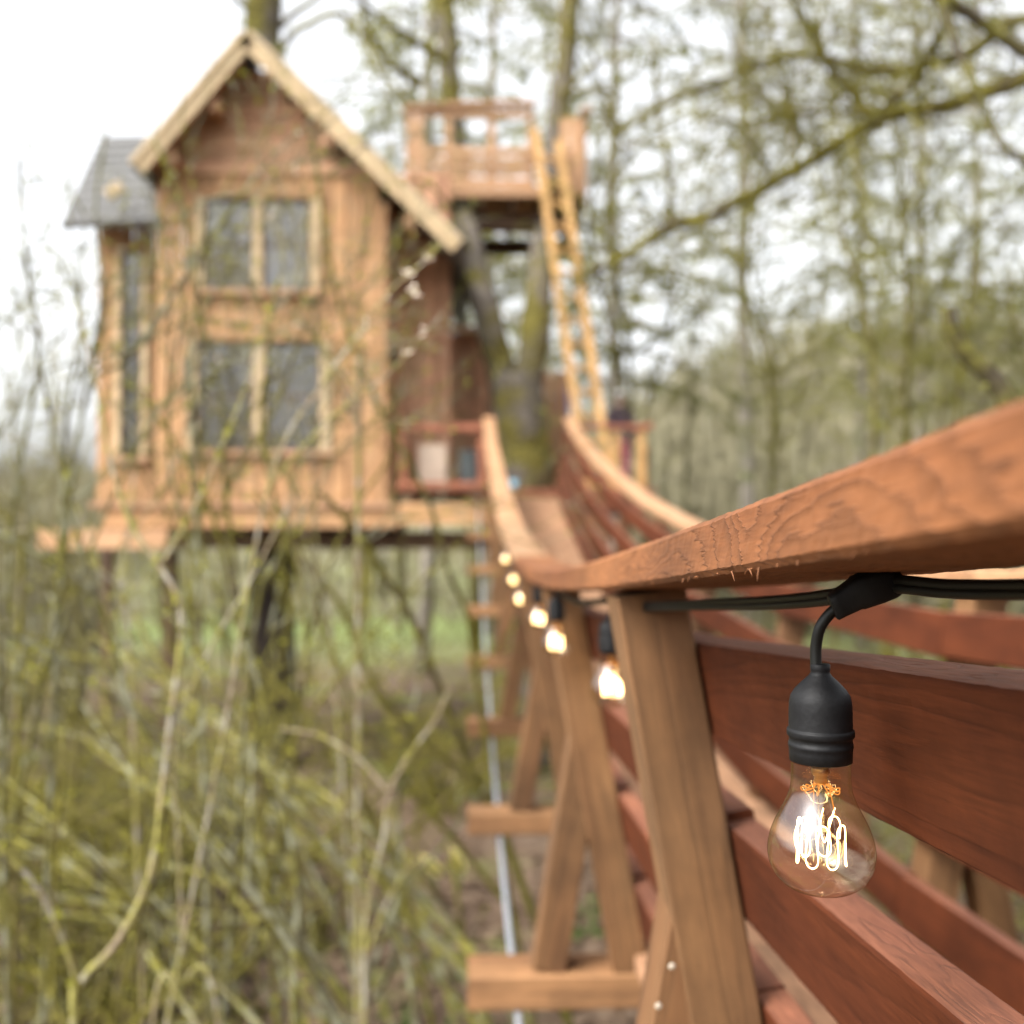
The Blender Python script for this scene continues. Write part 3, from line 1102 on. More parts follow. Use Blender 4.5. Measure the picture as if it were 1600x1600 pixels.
# wing roof, its slates facing the bridge, each one a piece
ra, rb_, rc, rd = P(95, 352, WY - 0.45), P(252, 345, WY - 0.45), P(238, 212, WY + 0.75), P(158, 214, WY + 0.75)
m = MB()
nn = (rb_ - ra).cross(rd - ra).normalized()
if nn.z < 0: nn = -nn
V = [ra, rb_, rc, rd] + [p - nn * 0.05 for p in (ra, rb_, rc, rd)]
m.add(V, [(0, 1, 2, 3), (7, 6, 5, 4), (0, 4, 5, 1), (1, 5, 6, 2), (2, 6, 7, 3), (3, 7, 4, 0)])
wr = m.build('wing_roof', M['shingle'], house)
rows = 10
for r_ in range(rows):
    t0, t1 = r_ / rows, (r_ + 1.25) / rows
    t1 = min(t1, 1)
    A0, A1 = ra.lerp(rd, t0), rb_.lerp(rc, t0)
    B0, B1 = ra.lerp(rd, t1), rb_.lerp(rc, t1)
    cnt = 8
    for c_ in range(cnt):
        u0, u1 = c_ / cnt + 0.006, (c_ + 1) / cnt - 0.006
        lift0, lift1 = 0.022 + random.uniform(0, .006), 0.006
        q = [A0.lerp(A1, u0) + nn * lift0, A0.lerp(A1, u1) + nn * lift0, B0.lerp(B1, u1) + nn * lift1, B0.lerp(B1, u0) + nn * lift1]
        m = MB()
        m.add(q + [p - nn * 0.012 for p in q], [(0, 1, 2, 3), (0, 4, 5, 1), (1, 5, 6, 2), (2, 6, 7, 3), (3, 7, 4, 0)])
        m.build('shingle', M['shingle'], wr)
board('barge_board', M['fascia'], P(168, 305, WY - 0.5), P(190, 290, WY - 0.5), 0.12, 0.05, (0, 0, 1), house)

# porch: recessed shaded wall right of the gable front
PY1 = HY + 0.85
vboards('porch_board', M['porch'], X(598, PY1), X(704, PY1), PY1, Zp(772, PY1), Zp(270, PY1), [], wd=0.17)
PY2 = HY + 1.9
vboards('porch_board', M['porch'], X(700, PY2), X(785, PY2), PY2, Zp(775, PY2), Zp(520, PY2), [], wd=0.17)
m = MB()
box(m, ((X(606, PY1) + X(704, PY1)) / 2, PY1 + 0.06, (Zp(772, PY1) + Zp(270, PY1)) / 2), (X(704, PY1) - X(606, PY1), 0.03, Zp(270, PY1) - Zp(772, PY1)))
box(m, ((X(700, PY2) + X(785, PY2)) / 2, PY2 + 0.06, (Zp(775, PY2) + Zp(520, PY2)) / 2), (X(785, PY2) - X(700, PY2), 0.03, Zp(520, PY2) - Zp(775, PY2)))
m.build('porch_backing', M['darkbeam'], house)
board('porch_cap', M['porch'], P(694, 512, PY2 - .1), P(790, 522, PY2 - .1), 0.10, 0.12, (0, 0, 1), house)
board('porch_post', M['siding'], P(604, 790, HY + 0.07), P(600, 318, HY + 0.07), 0.10, 0.10, (1, 0, 0), house)
# door frame and a dark doorway in the porch wall
m = MB()
box(m, (X(614, PY1), PY1 - 0.05, Zp(563, PY1)), (0.09, 0.06, 0.17))
box(m, (X(614, PY1), PY1 - 0.05, Zp(550, PY1)), (0.13, 0.10, 0.03))
o = m.build('wall_lantern', M['black'])
tag(o, 'small black lantern on the shaded porch wall', 'lantern')

# platform of the house: rim beams, boards, dark joists below
rim = 0.235
for (p0, p1) in ((P(160, 808, HY - 0.12), P(765, 808, HY - 0.12)),):
    board('rim_beam', M['siding'], (p0.x, HY - 0.12, Zp(808, HY)), (X(622, HY), HY - 0.12, Zp(808, HY)), rim, 0.06, (0, 0, 1), house)
    board('rim_beam', M['siding'], (X(624, HY), HY - 0.12, Zp(803, HY)), (X(768, HY), HY - 0.12, Zp(803, HY)), rim, 0.06, (0, 0, 1), house)
board('ledger', M['gable'], (X(150, HY), HY - 0.17, Zp(790, HY)), (X(620, HY), HY - 0.17, Zp(790, HY)), 0.06, 0.05, (0, 0, 1), house)
board('rim_beam', M['lookout'], P(62, 842, HY - 0.2), P(262, 842, HY - 0.2), 0.21, 0.08, (0, 0, 1), house)
n = 22
for i in range(n):
    y = HY - 0.05 + i * 0.238
    x0 = X(620, HY) if y < HY + 3.0 else X(700, HY)
    board('platform_board', M['redrail'] if i < 1 else M['deck'], (x0, y + 0.115, DECK), (X(1012, HY + 0.5), y + 0.115, DECK), 0.228, 0.035, (0, 1, 0), house)
for i in range(8):
    x = X(640, HY) + i * 0.36
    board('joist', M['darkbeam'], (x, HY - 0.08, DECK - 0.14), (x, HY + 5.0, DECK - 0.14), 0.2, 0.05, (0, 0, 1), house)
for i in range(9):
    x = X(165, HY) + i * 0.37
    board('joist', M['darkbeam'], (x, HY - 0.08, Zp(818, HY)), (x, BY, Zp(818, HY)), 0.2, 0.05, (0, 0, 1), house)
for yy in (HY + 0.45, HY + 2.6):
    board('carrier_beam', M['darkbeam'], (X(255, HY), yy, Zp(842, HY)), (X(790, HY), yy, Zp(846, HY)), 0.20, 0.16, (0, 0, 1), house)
board('rim_beam', M['redrail'], (X(768, HY) + .01, HY - 0.115, DECK - 0.12), (X(1012, HY), HY - 0.115, DECK - 0.12), 0.2, 0.05, (0, 0, 1), house)
# porch railing
board('deck_rail', M['redrail'], P(622, 668, HY - 0.05), P(758, 668, HY - 0.05), 0.10, 0.075, (0, 1, 0), house)
board('deck_rail', M['redrail'], P(622, 757, HY - 0.05), P(758, 757, HY - 0.05), 0.06, 0.045, (0, 0, 1), house)
for px in (630, 752):
    board('deck_post', M['redrail'], P(px, 763, HY - 0.02), P(px, 671, HY - 0.02), 0.07, 0.07, (1, 0, 0), house)
# right platform rail
ry = HY + 0.25
board('deck_rail', M['redrail'], P(905, 667, ry), P(1018, 667, ry), 0.09, 0.05, (0, 1, 0), house)
board('deck_rail', M['redrail'], P(1014, 664, ry), P(1000, 672, ry + 4.2), 0.09, 0.05, (1, 0, 0), house)
for px, yy in ((1002, ry + .03), (962, ry + .03), (1003, ry + 2), (998, ry + 4)):
    board('deck_post', M['ladder'], (P(px, 768, yy).x, yy, DECK), (P(px, 671, yy).x, yy, Zp(671, ry)), 0.085, 0.085, (1, 0, 0), house)
for q in range(3):
    zz = Zp(700 + q * 24, ry)
    board('deck_rail', M['redrail'], (X(1012, ry), ry + 0.05, zz), (X(1004, ry + 4), ry + 4.2, zz), 0.07, 0.03, (0, 0, 1), house)
# tall screen of upright boards right of the trunk
vboards('screen_board', M['lookout'], X(848, HY + 1.9), X(886, HY + 1.9), HY + 1.9, DECK, Zp(578, HY + 1.9), [], wd=0.12)
# posts that carry the house
for (px, w_, dy) in ((266, 0.15, 0.5), (168, 0.12, 1.2)):
    p = P(px, 850, HY + dy)
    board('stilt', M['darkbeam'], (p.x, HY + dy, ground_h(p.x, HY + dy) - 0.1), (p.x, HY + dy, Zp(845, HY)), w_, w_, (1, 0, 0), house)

# things on the porch
p = P(676, 722, HY + 0.45)
m = MB()
box(m, (0, 0, 0.26), (0.32, 0.10, 0.52))
box(m, (0, -.055, 0.26), (0.28, 0.012, 0.47))
o = m.build('storage_box', plain('beige_plastic', (0.55, 0.44, 0.34), 0.6), None)
o.location = (p.x, p.y, DECK + 0.018)
tag(o, 'pale beige upright box standing behind the porch rail', 'box')
p = P(736, 722, HY + 0.5)
m = MB()
lathe(m, [(0.0001, 0), (0.125, 0), (0.15, 0.42), (0.158, 0.43), (0.158, 0.455), (0.146, 0.455), (0.14, 0.06), (0.001, 0.05)], n=28)
o = m.build('grey_bin', plain('dark_grey_plastic', (0.055, 0.065, 0.065), 0.5), None, smooth=False)
o.location = (p.x, p.y, DECK + 0.018)
tag(o, 'dark grey bin on the porch beside the beige box', 'bin')
p = P(803, 757, HY + 0.1)
m = MB()
lathe(m, [(0.0001, 0), (0.035, 0), (0.046, 0.10), (0.042, 0.10), (0.032, 0.006), (0.0001, 0.006)], n=24)
o = m.build('blue_cup', plain('light_blue_plastic', (0.25, 0.48, 0.60), 0.4), None, smooth=True)
o.location = (p.x, HY + 0.08, DECK + 0.018)
tag(o, 'light blue cup on the platform edge beside the bridge', 'cup')
p = P(462, 438, HY + 0.35)
m = MB()
lathe(m, [(0.0001, -.10), (0.10, -.09), (0.16, -.04), (0.17, 0), (0.16, .04), (0.10, .09), (0.0001, .10)], n=24)
o = m.build('bright_patch', plain('pale_blue_patch', (0.62, 0.72, 0.74), 0.8), None, smooth=True)  # pale shape added to stand for the bright patch of light in the pane
o.location = (p.x, HY + 0.24, up_win[2] + 0.13)
o.rotation_euler = (R(80), 0, 0)
o.scale = (1, 0.8, 1)
tag(o, 'pale blue shape added for the bright patch in the upper right window pane', 'bright_patch')
m = MB()
box(m, ((up_win[0] + up_win[1]) / 2, HY + 0.28, up_win[2] - 0.01), (up_win[1] - up_win[0] + .2, 0.36, 0.03))
m.build('window_seat', M['darkbeam'], house)

# ------------------------------------------------------------------ lookout and ladder
LY = 12.9
look = thing('lookout', 'small railed wooden lookout high in the forked tree', 'lookout platform')
lx0, lx1 = X(634, LY), X(916, LY)
lz0, lz1 = Zp(290, LY), Zp(162, LY)
ld = 1.9
n = 8
for i in range(n):
    y = LY + 0.02 + i * ld / n
    board('floor_board', M['lookout'], (lx0, y + ld / n / 2, lz0), (lx1, y + ld / n / 2, lz0), ld / n - 0.01, 0.04, (0, 1, 0), look)
board('rim_beam', M['lookout'], (lx0 + .12, LY - 0.02, lz0 - 0.07), (X(850, LY), LY - 0.02, lz0 - 0.05), 0.13, 0.05, (0, 0, 1), look)
for i in range(6):
    x = lx0 + 0.15 + i * 0.4
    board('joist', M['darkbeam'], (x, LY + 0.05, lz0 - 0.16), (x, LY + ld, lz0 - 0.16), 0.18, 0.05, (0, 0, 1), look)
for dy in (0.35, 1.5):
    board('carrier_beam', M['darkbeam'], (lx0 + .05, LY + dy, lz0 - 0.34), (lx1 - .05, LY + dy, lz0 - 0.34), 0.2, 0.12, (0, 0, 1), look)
# front: end panel, slatted lower half, cap rail
for i in range(2):
    x = lx0 + 0.05 + i * 0.11
    board('end_board', M['lookout'], (x, LY, lz0), (x, LY, lz1 - 0.06), 0.10, 0.03, (1, 0, 0), look)
for q in range(4):
    zz = lz0 + 0.08 + q * 0.13
    board('slat', M['lookout'], (lx0 + 0.22, LY + 0.01, zz), (X(832, LY), LY + 0.01, zz), 0.088, 0.025, (0, 0, 1), look)
board('slat', M['lookout'], (lx0 + 0.22, LY + 0.01, lz1 - 0.09), (X(832, LY), LY + 0.01, lz1 - 0.09), 0.10, 0.025, (0, 0, 1), look)
board('cap_rail', M['lookout'], (X(680, LY), LY, lz1), (X(836, LY), LY, lz1 + .05), 0.12, 0.05, (0, 1, 0), look)
board('cap_rail', M['lookout'], (lx0 - 0.02, LY, lz1 - 0.05), (X(681, LY), LY, lz1 - 0.01), 0.12, 0.05, (0, 1, 0), look)
for px in (700, 768, 830):
    board('railing_post', M['lookout'], (X(px, LY), LY + 0.06, lz0), (X(px, LY), LY + 0.06, lz1 - 0.02), 0.085, 0.07, (1, 0, 0), look)
# back and sides
for i in range(14):
    x = lx0 + 0.05 + i * (lx1 - lx0 - .1) / 13
    board('back_board', M['lookout'], (x, LY + ld, lz0 + .06), (x, LY + ld, lz0 + 0.62), 0.12, 0.025, (1, 0, 0), look)
board('cap_rail', M['lookout'], (lx0, LY + ld, lz1 - .02), (lx1, LY + ld, lz1 - .02), 0.1, 0.05, (0, 1, 0), look)
for x, nn_ in ((lx0, 9), (lx1, 9)):
    for i in range(nn_):
        y = LY + 0.12 + i * (ld - 0.15) / (nn_ - 1)
        top = lz1 - 0.05 if x == lx1 else lz0 + 0.6
        board('side_board', M['lookout'], (x, y, lz0 - (0.18 if x == lx1 else 0)), (x, y, top), 0.17, 0.025, (0, 1, 0), look)
board('side_board', M['lookout'], (X(884, LY), LY + 0.02, lz0 - .1), (X(884, LY), LY + 0.02, lz1 - 0.12), 0.12, 0.03, (1, 0, 0), look)
board('side_board', M['lookout'], (X(901, LY), LY + 0.02, lz0 - .1), (X(901, LY), LY + 0.02, lz1 - 0.12), 0.12, 0.03, (1, 0, 0), look)
board('cap_rail', M['lookout'], (lx1, LY - 0.05, lz1 - 0.02), (lx1, LY + ld + 0.05, lz1 - 0.02), 0.12, 0.05, (1, 0, 0), look)
board('cap_rail', M['lookout'], (lx0, LY + 0.07, lz1 - 0.03), (lx0, LY + ld - 0.06, lz1 - 0.03), 0.1, 0.05, (1, 0, 0), look)

lad = thing('ladder', 'tall ochre wooden ladder leaning up to the lookout', 'ladder')
lb = [Vector((P(919, 700, 11.95).x, 12.0, DECK + 0.02)), Vector((P(957, 700, 12.0).x, 12.05, DECK + 0.02))]
lt = [P(836, 205, LY - 0.16), P(872, 222, LY - 0.13)]
for a, b in zip(lb, lt):
    board('ladder_rail', M['ladder'], a, b, 0.085, 0.13, (1, 0, 0), lad)
for i in range(1, 15):
    t = i / 15
    a, b = lb[0].lerp(lt[0], t), lb[1].lerp(lt[1], t)
    board('rung', M['ladder'], a + Vector((0.02, 0, 0)), b - Vector((0.02, 0, 0)), 0.045, 0.08, (0, 0, 1), lad)


# ------------------------------------------------------------------ trees
def jitter_path(pts, amt, k=4, seed=0):
    out = smooth_path(pts, k)
    return [p + Vector((mnoise.noise(p * 3 + Vector((seed, 0, 0))), mnoise.noise(p * 3 + Vector((0, seed, 5))), mnoise.noise(p * 3 + Vector((7, 0, seed))))) * amt for p in out]


def limb(mb, pts, r0, r1, sides=10, amt=0.03, k=5, m=0, seed=0):
    path = jitter_path(pts, amt, k, seed)
    n = len(path)
    tube(mb, path, [(r0 + (r1 - r0) * i / (n - 1)) * (1 + 0.12 * mnoise.noise(path[i] * 5)) for i in range(n)], sides, m)
    return path


# the forked maple that carries the lookout
TY = 12.45
tree = thing('forked_maple', 'forked mossy maple growing through the platform and carrying the lookout', 'tree')
m = MB()
bx = P(818, 750, TY).x
limb(m, [(bx, TY, -0.1), (bx + 0.02, TY, 1.6), (bx, TY, DECK), P(812, 690, TY), P(806, 620, TY), P(800, 585, TY)], 0.44, 0.29, 18, 0.04)
m.build('trunk', M['maple'], tree, smooth=True)
for nm, pts, r0, r1 in (('limb', [P(796, 640, TY), P(780, 560, TY), P(755, 470, TY), P(735, 390, TY + .4), P(716, 250, TY + 1.2), P(704, 130, TY + 1.3), P(694, -40, TY + 1.4), P(690, -220, TY + 1.5)], 0.19, 0.13),
                        ('limb', [P(818, 640, TY), P(832, 560, TY), P(840, 470, TY+.15), P(848, 390, TY + .6), P(864, 260, TY + 1.3), P(880, 130, TY + 1.4), P(892, -40, TY + 1.5), P(898, -220, TY + 1.6)], 0.19, 0.12)):
    m = MB()
    limb(m, pts, r0, r1, 14, 0.04, seed=3)
    m.build(nm, M['maple'], tree, smooth=True)
m = MB()
mrn = random.Random(5)
for (pts, r0) in (([P(700, 100, TY + .5), P(640, 60, TY + .3), P(580, 20, TY), P(520, -30, TY - .5)], 0.06), ([P(735, 390, TY), P(700, 320, TY - .3), P(650, 280, TY - .6), P(560, 300, TY - .9)], 0.03),
                  ([P(690, 0, TY + .7), P(760, -20, TY + .5), P(800, 10, TY + .3)], 0.05), ([P(880, 150, TY + .7), P(930, 100, TY + .4), P(990, 80, TY)], 0.04),
                  ([P(660, 130, TY + .6), P(600, 90, TY + .5), P(570, 20, TY + .3), P(560, -30, TY)], .07)):
    m = MB()
    limb(m, pts, r0, r0 * 0.3, 7, 0.05)
    m.build('branch', M['moss_limb'], tree, smooth=True)


def moss_on(mb, path, rad, rnd, dens=60, size=0.06, drop=0.1):
    for i in range(len(path) - 1):
        a, b = path[i], path[i + 1]
        for j in range(max(1, int((b - a).length * dens))):
            p = a.lerp(b, rnd.random()) + Vector((rnd.gauss(0, rad), rnd.gauss(0, rad), rnd.gauss(0, rad) - abs(rnd.gauss(0, drop)) * rnd.random()))
            quads(mb, p, size * rnd.uniform(0.5, 1.3), rnd, aspect=2)


mm = MB()
for nm in ([P(700, 100, TY + .5), P(640, 60, TY + .3), P(580, 20, TY)], [P(694, 0, TY + 1.3), P(710, 200, TY + 1.1)], [P(742, 430, TY + .1), P(735, 390, TY + .2)], [P(892, -40, TY + 1.5), P(868, 200, TY + 1.4)], [P(830, 745, TY - .3), P(845, 640, TY - .3)], [P(660, 130, TY + .6), P(600, 90, TY + .5), P(570, 20, TY + .3)], [P(690, 0, TY + .7), P(760, -20, TY + .5), P(800, 10, TY + .3)]):
    moss_on(mm, nm, 0.12, mrn, 110, 0.10, 0.12)
tag(mm.build('moss', M['moss'], tree), kind='stuff')

# the dark trunk under the house goes on through the roof
t2 = thing('house_trunk', 'dark thick trunk under the treehouse that rises behind its gable', 'tree')
m = MB()
q = P(424, 870, HY + 1.2)
limb(m, [(q.x + .06, q.y, -0.1), (q.x + .02, q.y, 1.0), (q.x, q.y, 2.0), (q.x, q.y, 3.0)], 0.30, 0.25, 16, 0.04)
m.build('trunk', bark('dark_bark', (0.03, 0.023, 0.018), (0.035, 0.032, 0.015), 0.3, 2.0), t2, smooth=True)
m = MB()
limb(m, [P(408, 95, 14.6), P(412, 40, 14.6), P(416, -60, 14.6), P(420, -260, 14.6)], 0.27, 0.22, 14, 0.04)
m.build('upper_trunk', M['maple'], t2, smooth=True)
m = MB()
for pts, r0 in (([P(432, 80, 14.5), P(470, 45, 14.3), P(530, 22, 14), P(570, 60, 13.8), P(600, 120, 13.6), P(650, 170, 13.4)], 0.05), ([P(400, 20, 14.5), P(350, -20, 14.2), P(330, -60, 14)], 0.05),
                ([P(440, 40, 14.5), P(500, -10, 14.3), P(560, -60, 14)], 0.05), ([P(500, 130, 14.3), P(540, 120, 14), P(590, 135, 13.8)], 0.03)):
    m = MB()
    limb(m, pts, r0, r0 * 0.45, 7, 0.05)
    m.build('branch', M['moss_limb'], t2, smooth=True)
mm = MB()
for seg in ([P(395, 60, 14.4), P(400, -60, 14.4)], [P(445, 90, 14.3), P(440, 60, 14.3)], [P(540, 25, 14), P(600, 120, 13.6)]):
    moss_on(mm, seg, 0.09, mrn, 130, 0.09, 0.1)
tag(mm.build('moss', M['moss'], t2), kind='stuff')


# conifers
def conifer_meshes(seed, H=24, r=0.28, spread=3.6, first=0.18, mat='needle', dens=1.0, spray=0.24):
    rn = random.Random(seed)
    tm, cm = MB(), MB()
    path = [Vector((rn.gauss(0, 0.06), rn.gauss(0, 0.06), H * i / 10)) for i in range(11)]
    tube(tm, path, [r * 0.5 * (1 - 0.93 * i / 10) + 0.012 for i in range(11)], 9)
    z = H * first
    while z < H * 0.985:
        t = z / H
        ln = spread * (1 - t) ** 0.75 * rn.uniform(0.6, 1.1) + 0.25
        for q in range(rn.choice((3, 4, 4, 5))):
            if rn.random() < 0.16: continue
            a = rn.uniform(0, 6.283)
            pts = []
            L_ = ln * rn.uniform(0.65, 1.15)
            for j in range(6):
                u = j / 5
                rr = L_ * u
                pts.append(Vector((math.cos(a) * rr, math.sin(a) * rr, z + 0.10 * L_ * u - 0.38 * L_ * u * u + rn.gauss(0, 0.04))))
            tube(tm, pts, [0.035 * (1 - 0.85 * j / 5) * (0.5 + L_ / spread) for j in range(6)], 4, cap=False)
            nsp = int(L_ * 11 * dens)
            for s in range(nsp):
                u = rn.uniform(0.12, 1.0) ** 0.8
                base = pts[min(4, int(u * 5))].lerp(pts[min(5, int(u * 5) + 1)], (u * 5) % 1)
                sd = rn.choice((-1, 1))
                wln = rn.uniform(0.15, 0.62) * L_ * 0.42 * (1.15 - u)
                dirn = Vector((-math.sin(a) * sd + math.cos(a) * 0.6, math.cos(a) * sd + math.sin(a) * 0.6, rn.uniform(-0.75, -0.05)))
                dirn.normalize()
                for c_ in range(2):
                    p = base + dirn * wln * rn.random()
                    ee = dirn.cross(Vector((rn.gauss(0, .5), rn.gauss(0, .5), 1))).normalized()
                    sz = spray * rn.uniform(0.45, 1.15)
                    cm.add([p - ee * sz * 0.16, p + ee * sz * 0.16, p + dirn * sz + ee * sz * 0.05 - Vector((0, 0, sz * .25)), p + dirn * sz - ee * sz * .05 - Vector((0, 0, sz * .25))], [(0, 1, 2, 3)])
        z += H * rn.uniform(0.016, 0.030)
    return tm.mesh('trunk', M['fir_bark'], True), cm.mesh('crown', M[mat])


CON = [conifer_meshes(1, 26, 0.30, 4.4, 0.27, dens=1.0), conifer_meshes(2, 22, 0.24, 3.8, 0.26, dens=0.95), conifer_meshes(3, 29, 0.34, 4.8, 0.32, dens=0.75), conifer_meshes(4, 19, 0.2, 4.0, 0.27, mat='needle2', dens=0.8)]
conifers = [  # base pixel x, distance, variety, scale, label
    (668, 20.0, 0, 1.0, 'dark fir rising behind the lookout, left of the forked maple'),
    (770, 27.0, 2, 1.0, 'tall fir seen between the two limbs of the forked maple'),
    (962, 19.0, 1, 1.0, 'loose fir just right of the ladder'),
    (1165, 22.0, 2, 0.95, 'fir with a straight bare trunk left of the big sky gap'),
    (1345, 24.0, 3, 1.2, 'yellowish loose fir behind the long mossy limb'),
    (1440, 29.0, 2, 1.0, 'tall fir with two neighbours near the top right corner'),
    (1530, 23.0, 1, 1.05, 'feathery fir above the rising end of the near handrail'),
    (1720, 24.0, 3, 1.2, 'yellowish fir beyond the right border reaching into view'),
    (600, 33.0, 1, 1.0, 'pale small fir between the gable and the lookout'),
    (860, 36.0, 3, 1.3, 'distant yellowish fir behind the ladder'),
    (80, 46.0, 1, 0.55, 'small pointed fir left of the treehouse'),
    (20, 60.0, 0, 0.42, 'faint small fir at the left border'),
    (1105, 52.0, 0, 0.62, 'short far fir under the big sky gap'),
]
behind = [(-9, -16, 0, .7), (-4, -22, 1, .8), (1.5, -19, 2, .6), (6, -24, 0, .8), (-14, -20, 3, .8)]
for (px, Y, kd, s, lab) in conifers:
    p = P(px, 830, Y)
    o = thing('fir_tree', lab, 'tree', 'firs standing behind the treehouse', loc=(p.x, Y, ground_h(p.x, Y) - 0.1))
    o.rotation_euler = (0, 0, px * 0.37)
    o.scale = (s, s, s)
    link('trunk', CON[kd][0], o)
    link('crown', CON[kd][1], o)

for (x, y, kd, s) in behind:
    o = thing('fir_tree', 'fir behind the photographer, seen only in the window panes', 'tree', 'firs behind the photographer', loc=(x, y, -0.1))
    o.scale = (s, s, s)
    link('trunk', CON[kd][0], o)
    link('crown', CON[kd][1], o)


# leafless slender trees in the right-hand thicket and on the hill
def bare_meshes(seed, H=9, n=5, mat='stem_olive', spread=0.28, r0=0.045, lace=1):
    rn = random.Random(seed)
    tm = MB()
    tw = MB()
    for i in range(n):
        a = rn.uniform(0, 6.283)
        sp = rn.uniform(0.05, spread)
        pts = []
        h = H * rn.uniform(0.6, 1.05)
        for j in range(8):
            u = j / 7
            rr = h * sp * u ** 1.3
            pts.append(Vector((math.cos(a) * rr + rn.gauss(0, 0.02 * h * u), math.sin(a) * rr + rn.gauss(0, 0.02 * h * u), h * u * (1 - 0.12 * u * sp * 4))))
        path = smooth_path(pts, 2)
        rr0 = r0 * rn.uniform(0.5, 1.1)
        tube(tm, path, [rr0 * (1 - 0.88 * q / (len(path) - 1)) for q in range(len(path))], 5, cap=False)
        for q in range((int(18 * H / 9) + 6) * lace):
            u = rn.uniform(0.22 if lace == 1 else 0.42, 0.97)
            b = path[int(u * (len(path) - 1))]
            dl = h * rn.uniform(0.05, 0.2) * (1.2 - u)
            a2 = rn.uniform(0, 6.283)
            d = Vector((math.cos(a2), math.sin(a2), rn.uniform(0.1, 1.0))).normalized()
            p1 = b + d * dl * 0.5 + Vector((0, 0, rn.gauss(0, 0.05 * dl)))
            p2 = b + d * dl + Vector((0, 0, 0.2 * dl + rn.gauss(0, 0.1 * dl)))
            tube(tw, [b, p1, p2], [rr0 * 0.3 * (1.1 - u) + 0.004, rr0 * 0.22 * (1.1 - u) + .003, 0.002], 3, cap=False)
            for _ in range(3 if lace == 1 else 5):
                d2 = (d + Vector((rn.gauss(0, .6), rn.gauss(0, .6), rn.gauss(0.1, .4)))).normalized()
                c_ = p1.lerp(p2, rn.random())
                tube(tw, [c_, c_ + d2 * dl * rn.uniform(0.3, 0.7)], [0.004 + 0.004 * (lace > 1), 0.0015 + 0.003 * (lace > 1)], 3, cap=False)
    return tm.mesh('stem', M[mat], True), tw.mesh('twigs', M['twig'] if lace == 1 else M['moss'])


BARE = [bare_meshes(21, 8, 5, 'stem_olive'), bare_meshes(22, 10, 4, 'stem_dark', 0.16, 0.06), bare_meshes(23, 6, 7, 'stem_grey', 0.4, 0.035), bare_meshes(24, 12, 3, 'moss_limb', 0.12, 0.08)]
def landmark(px):
    for lim, txt in ((60, 'at the left border'), (150, 'left of the narrow wing window'), (260, 'before the narrow wing'), (360, 'below the left window panes'), (450, 'before the dark trunk'), (540, 'below the right window panes'),
                     (640, 'below the corner of the gable wall'), (760, 'below the porch'), (930, 'behind the lookout'), (1000, 'just right of the ladder'), (1080, 'behind the platform rail'),
                     (1180, 'under the big sky gap'), (1290, 'below the dip of the mossy limb'), (1400, 'above the focused stretch of handrail'), (1500, 'left of the dark mossy branch'), (1600, 'behind the dark mossy branch')):
        if px < lim: return txt
    return 'beyond the right border'


def depth_word(Y, a, b):
    return 'near' if Y < a else ('middle' if Y < b else 'far')


ALD = [bare_meshes(31, 17, 3, 'stem_olive', 0.10, 0.07, lace=2), bare_meshes(32, 15, 4, 'moss_limb', 0.16, 0.06, lace=2)]
alders = [(985, 15, 0, 'mossy alder with fine twigs right of the lookout'), (1215, 17, 0, 'twiggy alder crossing the dip of the mossy limb'),
          (1390, 14, 0, 'near twiggy alder above the focused handrail'), (1470, 20, 1, 'twiggy alder above the dark mossy branch'),
          (1640, 21, 1, 'lacy alder beyond the right border'), (745, 19, 0, 'twiggy alder between the limbs of the forked maple'), (560, 24, 1, 'thin alder right of the gable peak')]
for (px, Y, kd, lab) in alders:
    p = P(px, 830, Y)
    o = thing('alder_tree', lab, 'tree', 'twiggy alders behind the bridge', loc=(p.x, Y, ground_h(p.x, Y) - 0.1))
    o.rotation_euler = (0, 0, px * 0.71)
    link('stem', ALD[kd][0], o)
    link('twigs', ALD[kd][1], o)['kind'] = 'stuff'

rn = random.Random(41)
spots = []
for i in range(70):
    Y = rn.uniform(13, 40)
    px = rn.uniform(940, 1680)
    if rn.random() < 0.35: continue
    spots.append((px, Y, rn.choice((0, 1, 2, 2, 0, 2))))
for i in range(22):
    Y = rn.uniform(14, 34)
    spots.append((rn.uniform(-40, 160), Y, rn.choice((0, 2, 2))))
for i in range(12):
    spots.append((rn.uniform(-90, 150), rn.uniform(8, 13), rn.choice((0, 2, 2))))
for i in range(16):
    spots.append((rn.uniform(-70, 150), rn.uniform(13, 22), rn.choice((0, 2, 2))))
for i in range(4):
    spots.append((rn.choice((rn.uniform(150, 360), rn.uniform(500, 740))), rn.uniform(18, 27), 2))
for i in range(10):
    spots.append((rn.uniform(560, 900), rn.uniform(22, 36), rn.choice((1, 3))))
for (px, Y, kd) in spots:
    p = P(px, 830, Y)
    left = px < 500
    nm_ = ('slender olive', 'upright dark', 'spreading grey', 'tall mossy')[kd]
    o = thing('bare_tree', f'{nm_} leafless tree in the {depth_word(Y, 20, 29)} row {landmark(px)}', 'tree', f'{nm_} leafless trees {landmark(px)}', loc=(p.x, Y, ground_h(p.x, Y) - 0.05))
    s = rn.uniform(0.6, 1.0) * ((0.55 if Y < 13 else 0.95) if left else (0.45 if px < 745 and kd == 2 else 0.9))
    o.scale = (s, s, s)
    o.rotation_euler = (rn.gauss(0, .05), rn.gauss(0, .05), rn.uniform(0, 6.28))
    link('stem', BARE[kd][0], o)
    link('twigs', BARE[kd][1], o)['kind'] = 'stuff'

